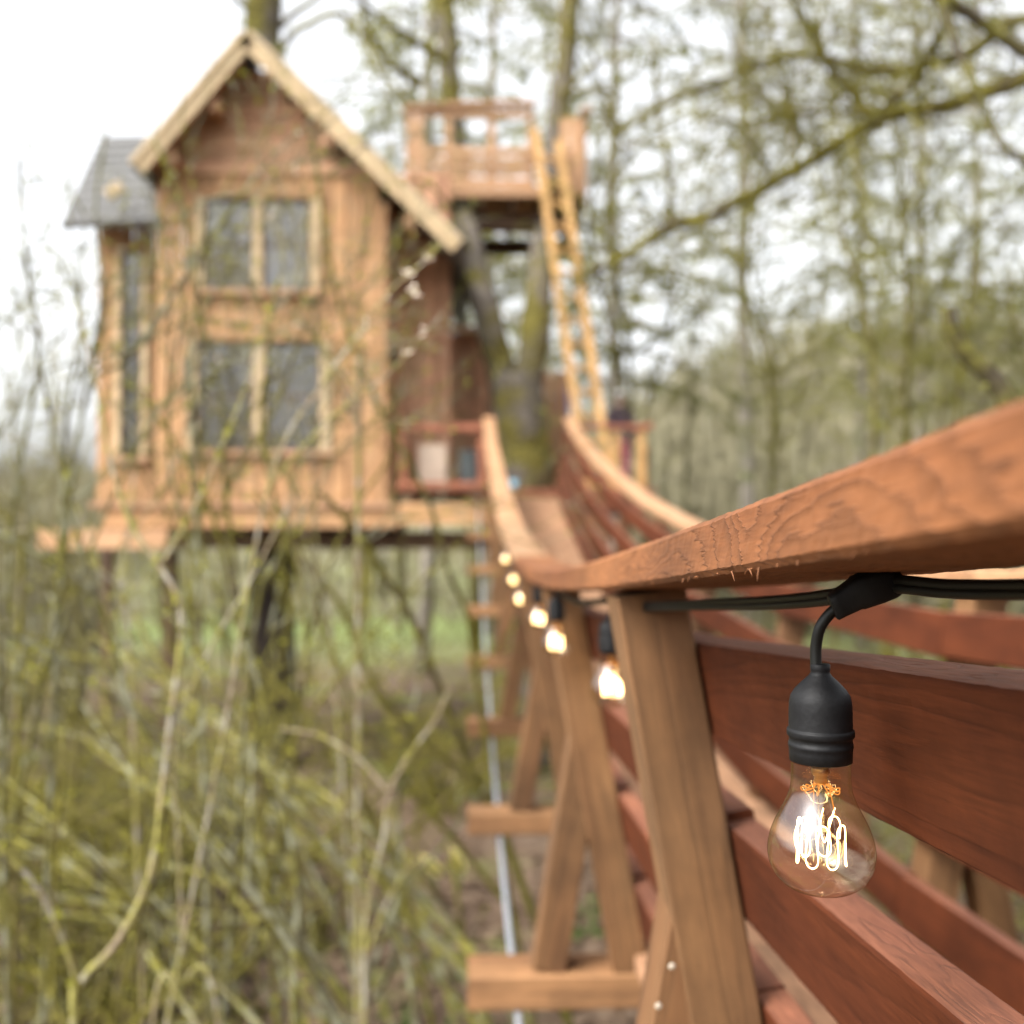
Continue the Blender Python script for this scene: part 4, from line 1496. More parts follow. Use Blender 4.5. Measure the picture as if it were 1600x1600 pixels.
# brush that clothes the hill, far too much to count
mb = MB()
for i in range(1500):
    Y = rn.uniform(30, 50)
    x = rn.uniform(-0.62, 0.02) * Y
    b = Vector((x, Y, ground_h(x, Y)))
    for q in range(3):
        t_ = b + Vector((rn.gauss(0, .35), rn.gauss(0, .35), rn.uniform(0.25, 0.8) * (2.6 if x < -0.38 * Y else 1)))
        e = Vector((rn.uniform(0.015, 0.035), 0, 0))
        mb.add([b - e, b + e, t_ + e * 0.3, t_ - e * 0.3], [(0, 1, 2, 3)])
        quads(mb, b.lerp(t_, rn.uniform(.4, 1)), rn.uniform(.2, .5), rn, aspect=7)
tag(mb.build('meadow_brush', M['twig']), 'olive brush scattered over the meadow behind the treehouse', kind='stuff')
mb = MB()
for i in range(5200):
    Y = rn.uniform(26, 110)
    x = rn.uniform(-0.62, 0.72) * Y
    z0 = ground_h(x, Y)
    h = rn.uniform(2.0, 5.5) * (1.0 if x > 0 else 0.6)
    if -0.32 * Y < x < 0.05 * Y and Y < 62: continue
    if Y < 40 and x < 0: continue
    a = rn.uniform(0, 6.28)
    for q in range(3):
        dx, dy = rn.gauss(0, 0.5), rn.gauss(0, 0.5)
        e = Vector((math.cos(a + q), math.sin(a + q), 0)) * rn.uniform(0.04, 0.10)
        b = Vector((x + dx, Y + dy, z0))
        t_ = b + Vector((rn.gauss(0, 0.6), rn.gauss(0, 0.6), h * rn.uniform(0.7, 1.1)))
        mb.add([b - e, b + e, t_ + e * 0.3, t_ - e * 0.3], [(0, 1, 2, 3)])
        for z in range(3):
            c_ = b.lerp(t_, rn.uniform(0.35, 1))
            quads(mb, c_, rn.uniform(0.5, 1.1), rn, aspect=7)
tag(mb.build('hill_brush', M['twig']), 'grey brown leafless brush covering the far hillside', kind='stuff')

# ------------------------------------------------------------------ mossy maple whose limbs reach in from the right
mp_ = thing('mossy_maple', 'mossy maple reaching long yellow green limbs in from the right', 'tree')
m = MB()
limb(m, [(6.6, 8.2, -0.1), (6.5, 8.1, 2.2), (6.2, 8.0, 4.6), (6.0, 8.0, 7.5), (6.2, 8.0, 10.5)], 0.30, 0.14, 12, 0.06)
m.build('trunk', M['maple'], mp_, smooth=True)
mm = MB()
limbs = [
    ([(6.2, 8.0, 5.2), P(1720, 70, 8.2), P(1600, 120, 8.4), P(1480, 165, 8.6), P(1370, 188, 8.8), P(1250, 262, 9.0), P(1140, 322, 9.2), P(1040, 362, 9.5), P(980, 392, 9.7), P(925, 420, 9.9), P(895, 450, 10.1)], 0.085, 0.03),
    ([(6.1, 8.0, 5.9), P(1640, 30, 8.2), P(1500, 90, 8.6), P(1380, 110, 8.8), P(1250, 85, 9), P(1120, 128, 9.2), P(1040, 165, 9.4), P(960, 208, 9.6)], 0.06, 0.022),
    ([P(1370, 188, 8.8), P(1330, 140, 8.7), P(1270, 60, 8.6), P(1240, -20, 8.5)], 0.045, 0.03),
    ([P(1370, 188, 8.8), P(1430, 120, 8.6), P(1470, 60, 8.4), P(1480, -40, 8.3)], 0.045, 0.03),
    ([P(1480, 165, 8.6), P(1400, 175, 8.5), P(1300, 175, 8.5), P(1180, 190, 8.6), P(1090, 180, 8.6)], 0.035, 0.012),
    ([P(1250, 262, 9.0), P(1245, 200, 9), P(1225, 120, 9), P(1200, 20, 9)], 0.03, 0.012),
    ([P(1045, 362, 9.5), P(1042, 260, 9.5), P(1030, 150, 9.4), P(1022, 60, 9.3)], 0.035, 0.015),
]
for i, (pts, r0, r1) in enumerate(limbs):
    m = MB()
    path = limb(m, pts, r0, r1, 8, 0.05, seed=i)
    m.build('limb', M['moss_limb'], mp_, smooth=True)
    moss_on(mm, path, r0 * 0.9, mrn, 55, 0.06, 0.10)
tw = MB()
for i in range(420):
    pts, r0, r1 = limbs[mrn.choice((0, 0, 1, 1, 2, 3, 4, 5))]
    path = smooth_path(pts, 3)
    b = path[mrn.randrange(2, len(path))]
    L_ = mrn.uniform(0.3, 1.5)
    d = Vector((mrn.gauss(-0.4, 0.6), mrn.gauss(0, 0.7), mrn.gauss(0.1, 0.6))).normalized()
    p1 = b + d * L_ * 0.5 + Vector((0, 0, 0.04))
    p2 = b + d * L_ + Vector((0, 0, -0.18 * L_))
    tube(tw, smooth_path([b, p1, p2], 2), 0.0065, 3, cap=False)
    if mrn.random() < 0.6:
        moss_on(mm, [b, p1, p2], 0.02, mrn, 15, 0.05, 0.07)
tag(tw.build('twigs', M['stem_olive'], mp_), kind='stuff')
tag(mm.build('moss', M['moss'], mp_), kind='stuff')

# nearer dark limbs that cross the top right corner and drop behind the handrail
for nm, lab, paths in (
    ('dark_limb_tree', 'dark thin limb crossing the top right corner, from a tree out of view', [([P(1900, 330, 4.6), P(1700, 150, 4.5), P(1590, 75, 4.5), P(1520, 25, 4.5), P(1455, -20, 4.5), P(1380, -80, 4.5)], 0.034, 0.022), ([P(1470, -5, 4.5), P(1490, 70, 4.4), P(1525, 140, 4.3), P(1548, 195, 4.3), P(1580, 240, 4.2), P(1680, 300, 4.2)], 0.018, 0.014)]),
    ('mossy_stub_tree', 'dark mossy branch dropping behind the raised end of the near handrail', [([P(1478, 480, 3.2), P(1488, 515, 3.2), P(1510, 550, 3.2), P(1545, 590, 3.2), P(1580, 650, 3.2), P(1650, 800, 3.25), P(1760, 1100, 3.3), P(1850, 2200, 3.4)], 0.027, 0.045)])):
    o = thing(nm, lab, 'tree')
    mm = MB()
    for pts, r0, r1 in paths:
        m = MB()
        path = limb(m, pts, r0, r1, 8, 0.02)
        m.build('limb', M['stem_dark'], o, smooth=True)
        moss_on(mm, path, 0.016, mrn, 22 if 'dark' in nm else 60, 0.035, 0.03)
    tag(mm.build('moss', M['moss'], o), kind='stuff')

# ------------------------------------------------------------------ foreground thicket
def buds_on(mb, path, rn, step=0.07, size=0.010, start=0.0):
    acc = 0
    for i in range(int(start * len(path)), len(path) - 1):
        acc += (path[i + 1] - path[i]).length
        if acc > step:
            acc = -rn.random() * step * 0.6
            p = path[i + 1]
            for _ in range(rn.choice((2, 3, 5))):
                d = Vector((rn.gauss(0, 1), rn.gauss(0, 1), rn.gauss(0.3, 1))).normalized()
                e = d.orthogonal().normalized()
                f = d.cross(e)
                s = size * rn.uniform(0.7, 1.5)
                q = p + d * s * 0.6
                w_ = s * 0.42
                mb.add([q - d * s * 0.5, q + e * w_, q + f * w_, q - e * w_, q - f * w_, q + d * s], [(0, 1, 2), (0, 2, 3), (0, 3, 4), (0, 4, 1), (5, 2, 1), (5, 3, 2), (5, 4, 3), (5, 1, 4)])


def stem_bush(name, label, mat, stems, bud='bud', budstep=0.09, budsize=0.010, group=None):
    """stems: list of (pixel polyline with distance, base radius in px at that distance, tip radius px)."""
    o = thing(name, label, 'shrub', group)
    bm_ = MB()
    rn = random.Random(hash(label) % 1000 if False else len(label) * 7 + len(stems))
    for pts, r0, r1 in stems:
        P3 = [P(*q) for q in pts]
        m = MB()
        path = smooth_path(P3, 6)
        Yb = pts[0][2]
        n = len(path)
        k = Yb / 1600
        tube(m, path, [0.64 * (r0 + (r1 - r0) * i / (n - 1)) * k * (1 + 0.15 * mnoise.noise(path[i] * 14)) for i in range(n)], 7)
        m.build('stem', M[mat], o, smooth=True)
        buds_on(bm_, path, rn, budstep, budsize, 0.55 if bud == 'palebud' else 0.1)
    if bm_.v:
        tag(bm_.build('buds', M[bud], o), kind='stuff')
    return o


def flat(pts, Y): return [(a, b, Y) for a, b in pts]
def run(pts, Y0, Y1):
    n = len(pts) - 1
    return [(a, b, Y0 + (Y1 - Y0) * i / n) for i, (a, b) in enumerate(pts)]


stem_bush('budding_shrub', 'tan budding shrub with one bowed stem at the lower left', 'stem_tan', [
    (run([(150, 3000), (118, 1680), (124, 1545), (185, 1470), (235, 1365), (252, 1250), (264, 1150), (280, 1030), (281, 945), (250, 885), (205, 820), (172, 720), (150, 600), (118, 470)], 2.1, 2.3), 11, 4),
    (run([(124, 1545), (100, 1470), (60, 1390), (0, 1325), (-80, 1250)], 2.1, 2.0), 8, 5),
    (run([(250, 885), (300, 800), (350, 690), (400, 560), (440, 430)], 2.25, 2.4), 5, 2),
    (run([(264, 1150), (330, 1010), (395, 900), (450, 790)], 2.2, 2.3), 4, 2),
], 'bud', 0.055, 0.010)
stem_bush('lichen_shrub', 'grey lichened shrub with long diagonal stems across the lower left', 'stem_grey', [
    (run([(900, 2900), (640, 1800), (520, 1590), (430, 1440), (350, 1345), (300, 1275), (258, 1195), (205, 1110), (175, 1000), (150, 925), (118, 820), (90, 700), (60, 560)], 2.7, 2.5), 10, 4),
    (run([(205, 1110), (130, 1060), (60, 1010), (-30, 975)], 2.6, 2.4), 6, 4),
    (run([(150, 925), (90, 885), (20, 845), (-60, 800)], 2.5, 2.4), 7, 5),
    (run([(258, 1195), (330, 1110), (300, 1020), (260, 960), (170, 960)], 2.6, 2.7), 4, 2),
], 'bud', 0.1, 0.010)
stem_bush('lichen_shrub', 'pale green shrub with a crooked stem in front of the dark trunk', 'stem_grey', [
    (run([(470, 3000), (470, 1900), (460, 1560), (465, 1400), (440, 1240), (395, 1180), (412, 1120), (402, 1060), (380, 1000), (350, 940), (312, 880), (282, 800), (262, 690), (280, 520), (300, 380)], 3.1, 3.3), 9, 3),
    (run([(412, 1120), (425, 1070), (432, 1040), (427, 1000)], 3.1, 3.1), 4, 2),
    (run([(440, 1240), (520, 1330), (600, 1440), (650, 1600), (700, 2400)], 3.2, 3.0), 7, 8),
    (run([(395, 1180), (390, 1290), (385, 1400)], 3.1, 3.0), 6, 3),
], 'bud', 0.13, 0.010)
stem_bush('forked_sapling', 'thin brown sapling with an upside down fork near the bottom edge', 'stem_tan', [
    (run([(230, 2800), (236, 1640), (285, 1530), (283, 1420), (278, 1300), (272, 1230), (276, 1130)], 2.4, 2.4), 6, 2),
    (run([(400, 2800), (345, 1630), (285, 1530)], 2.4, 2.4), 5, 5)], 'bud', 0.2, 0.006)
stem_bush('grey_sapling', 'grey forked sapling left of the pale yellow flowers', 'stem_tan', [
    (run([(560, 2500), (570, 1600), (572, 1440), (585, 1370), (602, 1300), (608, 1240), (640, 1180), (680, 1125), (700, 1080)], 3.0, 3.1), 9, 3),
    (run([(608, 1240), (560, 1185), (500, 1150), (440, 1138)], 3.0, 3.1), 5, 2),
    (run([(578, 1480), (600, 1420), (618, 1385), (650, 1340)], 3.0, 3.0), 5, 2)], 'bud', 0.25, 0.008)
stem_bush('olive_shrub', 'olive mossy shrub leaning across the right side of the treehouse', 'stem_olive', [
    (run([(1050, 2100), (830, 1420), (742, 1215), (690, 1085), (642, 965), (590, 880), (550, 820), (500, 770)], 5.2, 4.6), 12, 6),
    (run([(900, 1900), (800, 1420), (745, 1060), (732, 965), (700, 890), (676, 800), (640, 725), (580, 610), (532, 480), (508, 360), (490, 220)], 4.4, 4.0), 8, 4),
    (run([(742, 1215), (650, 1150), (580, 1060), (528, 940), (450, 850), (395, 770)], 5.0, 4.6), 9, 4),
    (run([(800, 1420), (690, 1290), (600, 1190), (545, 1080), (500, 960), (470, 860)], 4.4, 4.3), 8, 4),
], 'bud', 0.16, 0.010)
stem_bush('blossoming_twigs', 'pale twigs with swollen buds before the shaded porch', 'stem_tan', [
    (run([(100, 2400), (330, 1250), (420, 760), (505, 600), (555, 530), (610, 455), (660, 412), (690, 380)], 2.4, 2.3), 5, 3),
    (run([(420, 760), (520, 650), (600, 590), (650, 535), (692, 490)], 2.35, 2.3), 4, 2),
    (run([(555, 530), (590, 500), (630, 470), (655, 448)], 2.3, 2.3), 3, 2)], 'palebud', 0.05, 0.011)
stem_bush('branch_screen', 'fine grey shrub fanning up over the left windows', 'stem_grey', [
    (run([(-150, 2000), (60, 1100), (130, 640), (200, 560), (290, 430), (360, 330), (430, 240), (540, 150)], 3.4, 3.2), 7, 2),
    (run([(60, 1100), (140, 860), (250, 640), (340, 560), (480, 500)], 3.3, 3.2), 5, 2),
    (run([(130, 640), (160, 480), (150, 330), (165, 220), (190, 100)], 3.3, 3.2), 5, 2),
    (run([(0, 1150), (20, 800), (60, 560), (40, 400), (30, 240), (20, 120)], 3.3, 3.1), 6, 3),
    (run([(200, 560), (260, 480), (250, 360), (230, 260)], 3.3, 3.2), 4, 2),
    (run([(165, 220), (120, 160), (70, 130)], 3.2, 3.2), 3, 1.5),
    (run([(40, 400), (90, 330), (150, 170), (180, 20)], 3.2, 3.2), 3, 1.5),
    (run([(250, 640), (300, 600), (400, 540), (440, 420), (420, 330)], 3.2, 3.1), 4, 2),
    (run([(250, 360), (330, 310), (400, 300), (480, 250)], 3.2, 3.1), 3, 1.5)], 'palebud', 0.16, 0.009)
stem_bush('branch_screen', 'olive shrub rising over the lower windows of the treehouse', 'stem_olive', [
    (run([(500, 2600), (420, 1400), (380, 1000), (352, 760), (345, 620), (310, 480), (290, 340), (240, 220)], 3.8, 3.6), 8, 3),
    (run([(380, 1000), (330, 800), (240, 640), (160, 520)], 3.7, 3.6), 6, 2),
    (run([(352, 760), (430, 640), (470, 520), (520, 420)], 3.7, 3.6), 5, 2),
    (run([(420, 1400), (480, 1000), (410, 700), (420, 520), (380, 420)], 3.8, 3.6), 6, 2),
    (run([(480, 1000), (540, 820), (620, 690), (600, 580)], 3.8, 3.6), 5, 2)], 'bud', 0.12, 0.010)

def fan(rn, px, py, Y, ang, ln, r, depth, out):
    pts = [(px, py, Y)]
    a = ang
    for j in range(4):
        a += rn.gauss(0, 0.10)
        px += math.cos(a) * ln / 4
        py -= math.sin(a) * ln / 4
        Y += rn.gauss(0, 0.03)
        pts.append((px, py, Y))
    out[0 if r > 2.4 else 1].append((pts, r, r * 0.6))
    if depth == 0: return
    for c in range(rn.choice((2, 3, 3))):
        q = pts[rn.choice((2, 3, 4, 4))]
        fan(rn, q[0], q[1], q[2], a + rn.choice((-1, 1)) * rn.uniform(0.25, 0.8), ln * rn.uniform(0.5, 0.8), r * 0.6, depth - 1, out)


fr_ = random.Random(23)
for (x0, y0, Y, ang, ln, mat, lab) in (
        (40, 1000, 3.3, 80, 330, 'stem_grey', 'fine twiggy grey shrub in front of the narrow wing window'), (190, 900, 3.6, 84, 300, 'stem_tan', 'fine twiggy tan shrub before the left casing of the windows'),
        (300, 930, 3.8, 78, 320, 'stem_olive', 'fine twiggy olive shrub before the left window panes'), (420, 880, 3.5, 72, 300, 'stem_grey', 'fine twiggy grey shrub before the right window panes'),
        (500, 900, 4.0, 100, 320, 'stem_tan', 'fine twiggy tan shrub before the gable wall corner'), (-30, 620, 3.2, 80, 260, 'stem_grey', 'tall twiggy grey shrub reaching into the sky at the upper left'),
        (120, 560, 3.4, 88, 230, 'stem_grey', 'tall twiggy shrub in front of the slate wing roof'), (290, 560, 3.4, 66, 260, 'stem_grey', 'tall twiggy shrub crossing the gable siding'),
        (560, 560, 3.6, 112, 200, 'stem_tan', 'tall twiggy tan shrub before the right barge board'), (90, 1250, 3.0, 70, 300, 'stem_olive', 'low twiggy olive shrub left of the bowed budding stem'),
        (230, 1320, 3.9, 105, 300, 'stem_olive', 'low twiggy olive shrub left of the upside down fork'), (620, 1330, 4.6, 120, 300, 'stem_olive', 'low twiggy olive shrub behind the grey forked sapling'),
        (40, 820, 3.8, 95, 280, 'stem_olive', 'olive twiggy shrub at the left border below the wing')):
    out = ([], [])
    bend = fr_.uniform(-120, 120)
    yb_ = 830 + 2.9 * 1600 / Y
    root_ = [(x0 - bend, yb_, Y), (x0 - bend * 0.8, (y0 + yb_) / 2 + 200, Y), (x0 - bend * 0.3, y0 + 160, Y), (x0, y0, Y)]
    out[0].append((root_, 8, 5))
    for c in range(3):
        fan(fr_, x0, y0 + fr_.uniform(0, 120), Y, R(ang) + fr_.gauss(0, 0.35), ln * fr_.uniform(0.7, 1.1), 4.2, 4 if y0 < 700 or y0 > 1200 else 3, out)
    o = stem_bush('twiggy_shrub', lab, mat, out[0], 'bud', 0.16, 0.008)
    m = MB()
    bm2 = MB()
    for pts, r0, r1 in out[1]:
        P3 = smooth_path([P(*q) for q in pts], 2)
        k = pts[0][2] / 1600
        tube(m, P3, [max(0.0012, 0.8 * (r0 + (r1 - r0) * i / (len(P3) - 1)) * k) for i in range(len(P3))], 4, cap=False)
        if fr_.random() < 0.5: buds_on(bm2, P3, fr_, 0.12, 0.008)
    tag(m.build('twigs', M[mat], o, smooth=True), kind='stuff')
    tag(bm2.build('buds', M['bud'], o), kind='stuff')

xr_ = random.Random(99)
for lab, mat, x0, x1, Yb, lean_ in (
        ('tangled olive shrub filling the lower left corner', 'stem_olive', -120, 260, 3.6, 0.0), ('tangled grey shrub in the middle of the lower left thicket', 'stem_grey', 100, 480, 4.4, -0.25),
        ('tangled olive shrub just left of the crossbeam ends', 'stem_olive', 520, 760, 6.4, -0.75), ('dark tangled shrub before the stilts of the treehouse', 'stem_dark', 60, 260, 6.0, -0.1),
        ('fine olive shrub rising along the left border', 'stem_olive', -140, 120, 4.2, 0.1)):
    st_ = []
    for i in range(6):
        xb = xr_.uniform(x0, x1) + 120
        yb_ = 830 + 2.85 * 1600 / Yb
        top = xr_.uniform(480, 1150) if x1 < 300 else xr_.uniform(720, 1250)
        dx = (xr_.gauss(lean_, 0.38)) * (yb_ - top)
        pts = []
        for j in range(7):
            u = j / 6
            pts.append((xb + dx * u ** 1.25 + xr_.gauss(0, 16), yb_ + (top - yb_) * (u - 0.12 * u * u), Yb + xr_.gauss(0, 0.04) + u * xr_.uniform(-.5, .5)))
        st_.append((pts, xr_.uniform(4.5, 9), 2))
        b_ = pts[3]
        st_.append(([b_, (b_[0] + xr_.gauss(0, 70), b_[1] - 90, b_[2] + .1), (b_[0] + xr_.gauss(0, 150), b_[1] - xr_.uniform(140, 260), b_[2] + .2)], 3.5, 1.5))
    stem_bush('tangled_shrub', lab, mat, st_, 'bud', 0.2, 0.009)

dr_ = random.Random(314)
for lab, mat, lx, ly, Yb in (('long arching olive shrub leaning left from beside the crossbeam ends', 'stem_arch', (-150, 250), (950, 1200), 4.6), ('arching grey lichened shrub leaning left below the dark trunk', 'stem_grey', (-100, 350), (900, 1250), 3.9),
                             ('arching yellow green shrub leaning left above the pale flowers', 'stem_arch', (150, 480), (1000, 1180), 5.6), ('low arching mossy shrub leaning left along the bottom edge', 'stem_arch', (-150, 200), (1150, 1420), 3.5)):
    st_ = []
    for i in range(5):
        xb, yb_ = dr_.uniform(640, 900) - (120 if Yb < 4 else 0), 830 + 2.85 * 1600 / Yb
        x1, y1 = dr_.uniform(*lx), dr_.uniform(*ly)
        arc = dr_.uniform(0.10, 0.30)
        pts = []
        for j in range(7):
            u = j / 6
            h = 4 * u * (1 - u) * arc
            pts.append((xb + (x1 - xb) * u + h * 260 + dr_.gauss(0, 10), yb_ + (y1 - yb_) * u - h * 260 + dr_.gauss(0, 8), Yb + u * dr_.uniform(-.3, .5)))
        st_.append((pts, dr_.uniform(7, 12), 2.5))
        for q in range(3):
            b_ = pts[dr_.choice((2, 3, 4, 5))]
            sgn = dr_.choice((-1, 1))
            ln_ = dr_.uniform(90, 260)
            st_.append(([b_, (b_[0] - ln_ * 0.3, b_[1] - ln_ * (0.35 + 0.15 * sgn), b_[2] + .05), (b_[0] - ln_ * (0.7 - 0.35 * sgn), b_[1] - ln_ * (0.6 + 0.3 * sgn), b_[2] + .1)], 4, 1.5))
    stem_bush('arching_shrub', lab, mat, st_, 'bud', 0.12, 0.010)

# mossy clumps rooted on the floor
def clump_meshes(seed, n, H, mat, lean=(0.0, 0.0), r0=0.016):
    rn = random.Random(seed)
    sm_, bm_ = MB(), MB()
    for i in range(n):
        a = rn.uniform(0, 6.283)
        h = H * rn.uniform(0.55, 1.1)
        sp = rn.uniform(0.15, 1.1)
        droop = rn.uniform(0.1, 0.75)
        pts = []
        for j in range(7):
            u = j / 6
            pts.append(Vector((math.cos(a) * (0.12 + h * sp * u ** 1.2) + lean[0] * u * h + rn.gauss(0, 0.025 * h), math.sin(a) * (0.12 + h * sp * u ** 1.2) + lean[1] * u * h + rn.gauss(0, 0.025 * h), h * (u - droop * u * u))))
        path = smooth_path(pts, 3)
        rr = r0 * rn.uniform(0.6, 1.25)
        tube(sm_, path, [rr * (1 - 0.8 * q / (len(path) - 1)) for q in range(len(path))], 6)
        buds_on(bm_, path, rn, 0.24, 0.011)
        for q in range(5):
            b = path[rn.randrange(5, len(path) - 2)]
            d = Vector((rn.gauss(0, 1), rn.gauss(0, 1), rn.gauss(0.5, .6))).normalized()
            L_ = h * rn.uniform(0.12, 0.35)
            tp = smooth_path([b, b + d * L_ * 0.5, b + d * L_ + Vector((0, 0, 0.12 * L_))], 3)
            tube(sm_, tp, [rr * 0.45 * (1 - 0.7 * z / (len(tp) - 1)) for z in range(len(tp))], 4, cap=False)
            buds_on(bm_, tp, rn, 0.22, 0.010)
    return sm_.mesh('stems', M[mat], True), bm_.mesh('buds', M['bud'])


CL = [clump_meshes(51, 13, 2.3, 'stem_olive'), clump_meshes(52, 11, 2.8, 'stem_olive', (-0.25, 0)), clump_meshes(53, 12, 2.0, 'stem_grey', (0.2, 0)), clump_meshes(54, 14, 2.4, 'stem_dark'),
      clump_meshes(55, 15, 1.9, 'moss_limb', (-.15, 0), 0.022)]
rn = random.Random(77)
place = []
for i in range(21):
    Y = rn.uniform(5.2, 9.5)
    place.append((rn.uniform(-150, 330), Y, rn.choice((0, 1, 3, 4, 4, 2))))
for i in range(11):
    Y = rn.uniform(6.5, 11)
    place.append((rn.uniform(300, 720), Y, rn.choice((0, 1, 2, 4, 3))))
for i in range(16):
    Y = rn.uniform(4.5, 11)
    place.append((rn.uniform(1050, 1900), Y, rn.choice((0, 1, 2, 3))))
for (px, Y, kd) in place:
    p = P(px, 830, Y)
    if 0.0 < p.x < 1.5 or (590 < px < 770 and Y < 8.6) or (370 < px < 500 and Y > 5.5): continue
    side_ = 'left of the bridge' if p.x < 0.5 else 'right of the bridge'
    kind_ = {0: 'olive mossy', 1: 'leaning olive', 2: 'grey lichened', 3: 'dark mossy', 4: 'low yellow green mossy'}[kd]
    lm = landmark(px) if px < 800 else side_
    o = thing('mossy_shrub', f'{kind_} shrub in the thicket\'s {depth_word(Y, 6.2, 8)} row {lm}', 'shrub', f'{kind_} shrubs of the thicket {lm}', loc=(p.x, Y, ground_h(p.x, Y) - 0.03))
    s = rn.uniform(0.75, 1.15)
    o.scale = (s, s, s * (0.75 if Y < 6 else 0.95))
    o.rotation_euler = (0, 0, rn.gauss(0, 0.5))
    link('stems', CL[kd][0], o)
    b_ = link('buds', CL[kd][1], o)
    b_['kind'] = 'stuff'

# skunk cabbage flowers on the floor
for (px, py, Y, tilt, lab) in ((680, 1358, 7.9, -0.75, 'brighter pale yellow hooded flower on the floor, the left of two'), (718, 1350, 8.0, -0.45, 'paler yellow hooded flower, the right of two beside the bridge')):
    p = P(px, py, Y)
    m = MB()
    lathe(m, [(0.012, -0.06), (0.032, -0.02), (0.038, 0.03), (0.028, 0.08), (0.008, 0.125), (0.0005, 0.14)], n=14)
    # open one side of the hood
    keep = [f for f in range(len(m.f)) if (f % 14) not in (9, 10, 11)]
    m.f = [m.f[f] for f in keep]
    m.m = [m.m[f] for f in keep]
    o = m.build('hooded_flower', M['cabbage'], None, smooth=True)
    o.location = p
    o.scale = (1.25, 1.25, 1.25)
    o.rotation_euler = (0.2, tilt, 0)
    tag(o, lab, 'flower', 'pale yellow flowers beside the bridge')
    k = MB()
    lathe(k, [(0.0005, -0.06), (0.010, -0.05), (0.011, 0.03), (0.0005, 0.05)], n=8)
    k.build('spadix', M['bud'], o, smooth=True)
    st = MB()
    gz = ground_h(p.x, p.y)
    tube(st, [Vector((0, 0, -0.05)), Vector((0.0, 0.0, -max(0.1, p.z - gz)))], 0.012, 6)
    s_ = st.build('stalk', M['herb'], o)
    s_.rotation_euler = Euler(o.rotation_euler).to_matrix().inverted().to_euler()


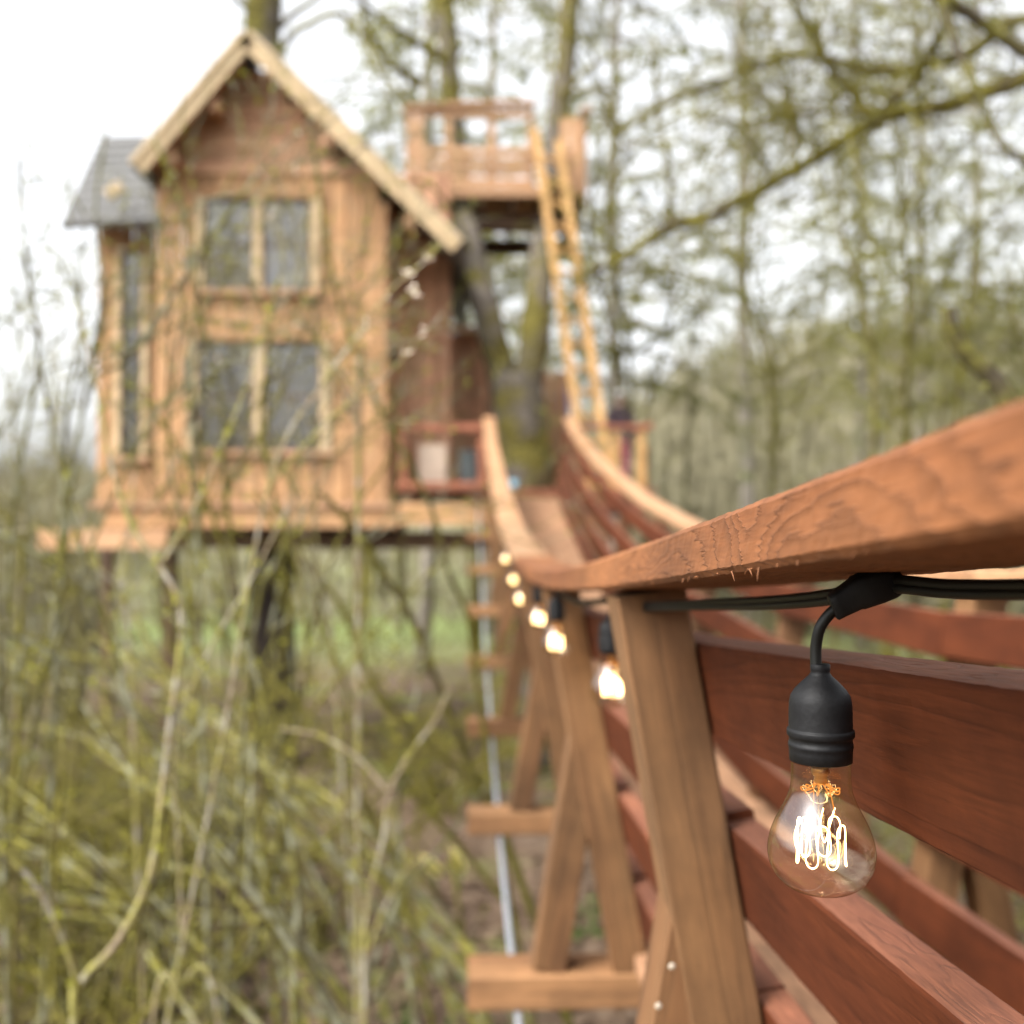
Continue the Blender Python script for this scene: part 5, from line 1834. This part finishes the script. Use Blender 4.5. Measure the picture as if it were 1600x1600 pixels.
# ------------------------------------------------------------------ people on the platform
def person(label, loc, rz, H, cloth, legs, hair, armpose, skin=(0.52, 0.33, 0.24), hairlen=0.10):
    o = thing('person', label, 'person', loc=loc)
    o.rotation_euler = (0, 0, rz)
    k = H / 1.7
    def skinned(name, verts, edges, rads, mat, sub=2, root=0):
        me = bpy.data.meshes.new(name)
        me.from_pydata([Vector(v) * k for v in verts], edges, [])
        ob = link(name, me, o)
        md = ob.modifiers.new('skin', 'SKIN')
        for i, r_ in enumerate(rads):
            sv = me.skin_vertices[0].data[i]
            rr = r_ if isinstance(r_, tuple) else (r_, r_)
            sv.radius = (rr[0] * k, rr[1] * k)
            sv.use_root = (i == root)
        md.use_smooth_shade = True
        sd_ = ob.modifiers.new('sub', 'SUBSURF')
        sd_.levels = sub
        sd_.render_levels = sub
        dg = bpy.context.evaluated_depsgraph_get()
        baked = bpy.data.meshes.new_from_object(ob.evaluated_get(dg))
        ob.modifiers.clear()
        ob.data = baked
        for mt in (mat if isinstance(mat, (list, tuple)) else [mat]):
            baked.materials.append(mt)
        return ob
    sk = plain('skin', skin, 0.55, 0.08, 20)
    (eL, hL), (eR, hR) = armpose
    # one continuous body: pelvis, spine, neck, head, arms, legs
    v = [(0, 0, 0.92), (0, 0, 1.10), (0, 0, 1.30), (0, 0, 1.43), (0, -0.01, 1.50), (0, -0.015, 1.58), (0, -0.01, 1.66),
         (-0.17, 0, 1.40), eL, hL, (0.17, 0, 1.40), eR, hR,
         (-0.09, 0, 0.88), (-0.10, -0.01, 0.48), (-0.10, 0.02, 0.08), (-0.11, -0.14, 0.035),
         (0.09, 0, 0.88), (0.10, -0.01, 0.48), (0.10, 0.02, 0.08), (0.11, -0.14, 0.035)]
    e = [(0, 1), (1, 2), (2, 3), (3, 4), (4, 5), (5, 6), (3, 7), (7, 8), (8, 9), (3, 10), (10, 11), (11, 12), (0, 13), (13, 14), (14, 15), (15, 16), (0, 17), (17, 18), (18, 19), (19, 20)]
    r_ = [(0.15, 0.11), (0.14, 0.10), (0.17, 0.11), (0.10, 0.08), 0.055, (0.075, 0.095), (0.06, 0.08), 0.065, 0.048, 0.032, 0.065, 0.048, 0.032, 0.085, 0.06, 0.045, 0.035, 0.085, 0.06, 0.045, 0.035]
    mc, ml = plain('jacket', cloth, 0.8, 0.15, 14), plain('trousers', legs, 0.8, 0.15, 14)
    body = skinned('body', v, e, r_, [sk, mc, ml])
    for pgn in body.data.polygons:
        z = pgn.center.z / k
        pgn.material_index = 0 if z > 1.475 and abs(pgn.center.x) < 0.13 * k else (1 if z > 0.93 else (2 if abs(pgn.center.x) < 0.17 * k else 1))
    # hands with fingers
    for (el, hd) in armpose:
        d = (Vector(hd) - Vector(el)).normalized()
        s_ = d.cross(Vector((0, 0, 1))).normalized() if abs(d.z) < 0.95 else Vector((0, 1, 0))
        nrm = s_.cross(d)
        hv = [Vector(hd), Vector(hd) + d * 0.07]
        he, hr = [(0, 1)], [(0.028, 0.018), (0.036, 0.014)]
        for q, ln in enumerate((0.065, 0.078, 0.072, 0.055)):
            b0 = hv[1] + s_ * (0.026 - 0.018 * q)
            i0 = len(hv)
            hv += [b0, b0 + d * ln * 0.5 - nrm * 0.012, b0 + d * ln * 0.8 - nrm * 0.035]
            he += [(1, i0), (i0, i0 + 1), (i0 + 1, i0 + 2)]
            hr += [0.009, 0.0085, 0.007]
        b0 = hv[0] + d * 0.025 + s_ * 0.03
        i0 = len(hv)
        hv += [b0, b0 + s_ * 0.02 + d * 0.03, b0 + s_ * 0.022 + d * 0.055 - nrm * .01]
        he += [(0, i0), (i0, i0 + 1), (i0 + 1, i0 + 2)]
        hr += [0.011, 0.010, 0.008]
        skinned('hand', hv, he, hr, sk, 1)
    # face: nose, eyes, mouth, ears in one small mesh each; hair cap
    m = MB()
    lathe(m, [(0.0005, 0.02), (0.012, -0.005), (0.015, -0.02), (0.002, -0.025)], n=8)
    no = m.build('nose', sk, o, smooth=True)
    no.location = Vector((0, -0.112, 1.585)) * k
    for sx in (-1, 1):
        m = MB()
        lathe(m, [(0.0005, .008), (.008, 0), (0.0005, -.008)], n=8)
        eo = m.build('eye', M['black'], o, smooth=True)
        eo.location = Vector((sx * 0.03, -0.098, 1.605)) * k
        m = MB()
        lathe(m, [(0.0005, .03), (.012, .01), (.010, -.02), (0.0005, -.03)], n=8)
        eo = m.build('ear', sk, o, smooth=True)
        eo.location = Vector((sx * 0.083, -0.005, 1.59)) * k
    m = MB()
    box(m, (0, 0, 0), (0.045, 0.01, 0.01))
    mo = m.build('mouth', plain('lips', (0.4, 0.18, 0.15), 0.6), o)
    mo.location = Vector((0, -0.098, 1.545)) * k
    hm_ = MB()
    ns, nr = 20, 9
    V, F = [], []
    for i in range(nr):
        th = (i / (nr - 1)) * 1.75
        for j in range(ns):
            a = 2 * math.pi * j / ns
            front = max(0, -math.sin(a))
            tt = th * (1 - 0.48 * front ** 1.5)
            dz = -max(0, i - 6) * hairlen * 0.3 * (1 - front)
            V.append(Vector((math.cos(a) * math.sin(tt) * 0.094, math.sin(a) * math.sin(tt) * 0.113 - 0.005, math.cos(tt) * 0.118 + dz + 1.615)) * k)
    for i in range(nr - 1):
        for j in range(ns):
            F.append((i * ns + j, i * ns + (j + 1) % ns, (i + 1) * ns + (j + 1) % ns, (i + 1) * ns + j))
    hm_.add(V, F)
    hm_.build('hair', plain('hair', hair, 0.6, 0.25, 40), o, smooth=True)
    return o


pa = P(876, 700, 13.6)
person('person in a blue purple jacket with black hair standing behind the ladder', (pa.x, 13.6, DECK + 0.018), R(-70), 1.62, (0.14, 0.13, 0.27), (0.05, 0.055, 0.09), (0.012, 0.011, 0.012),
       (((-0.25, -0.02, 1.13), (-0.20, -0.17, 0.98)), ((0.25, -0.02, 1.13), (0.20, -0.17, 0.98))), hairlen=0.2)
pb = P(969, 700, 14.4)
person('grey haired person in a dark top and pink trousers at the platform rail', (pb.x, 14.4, DECK + 0.018), R(25), 1.50, (0.10, 0.07, 0.09), (0.62, 0.20, 0.24), (0.75, 0.74, 0.75),
       (((-0.25, 0.0, 1.12), (-0.15, -0.20, 1.0)), ((0.25, 0.0, 1.12), (0.15, -0.20, 1.0))), hairlen=0.05)

bpy.context.view_layer.update()
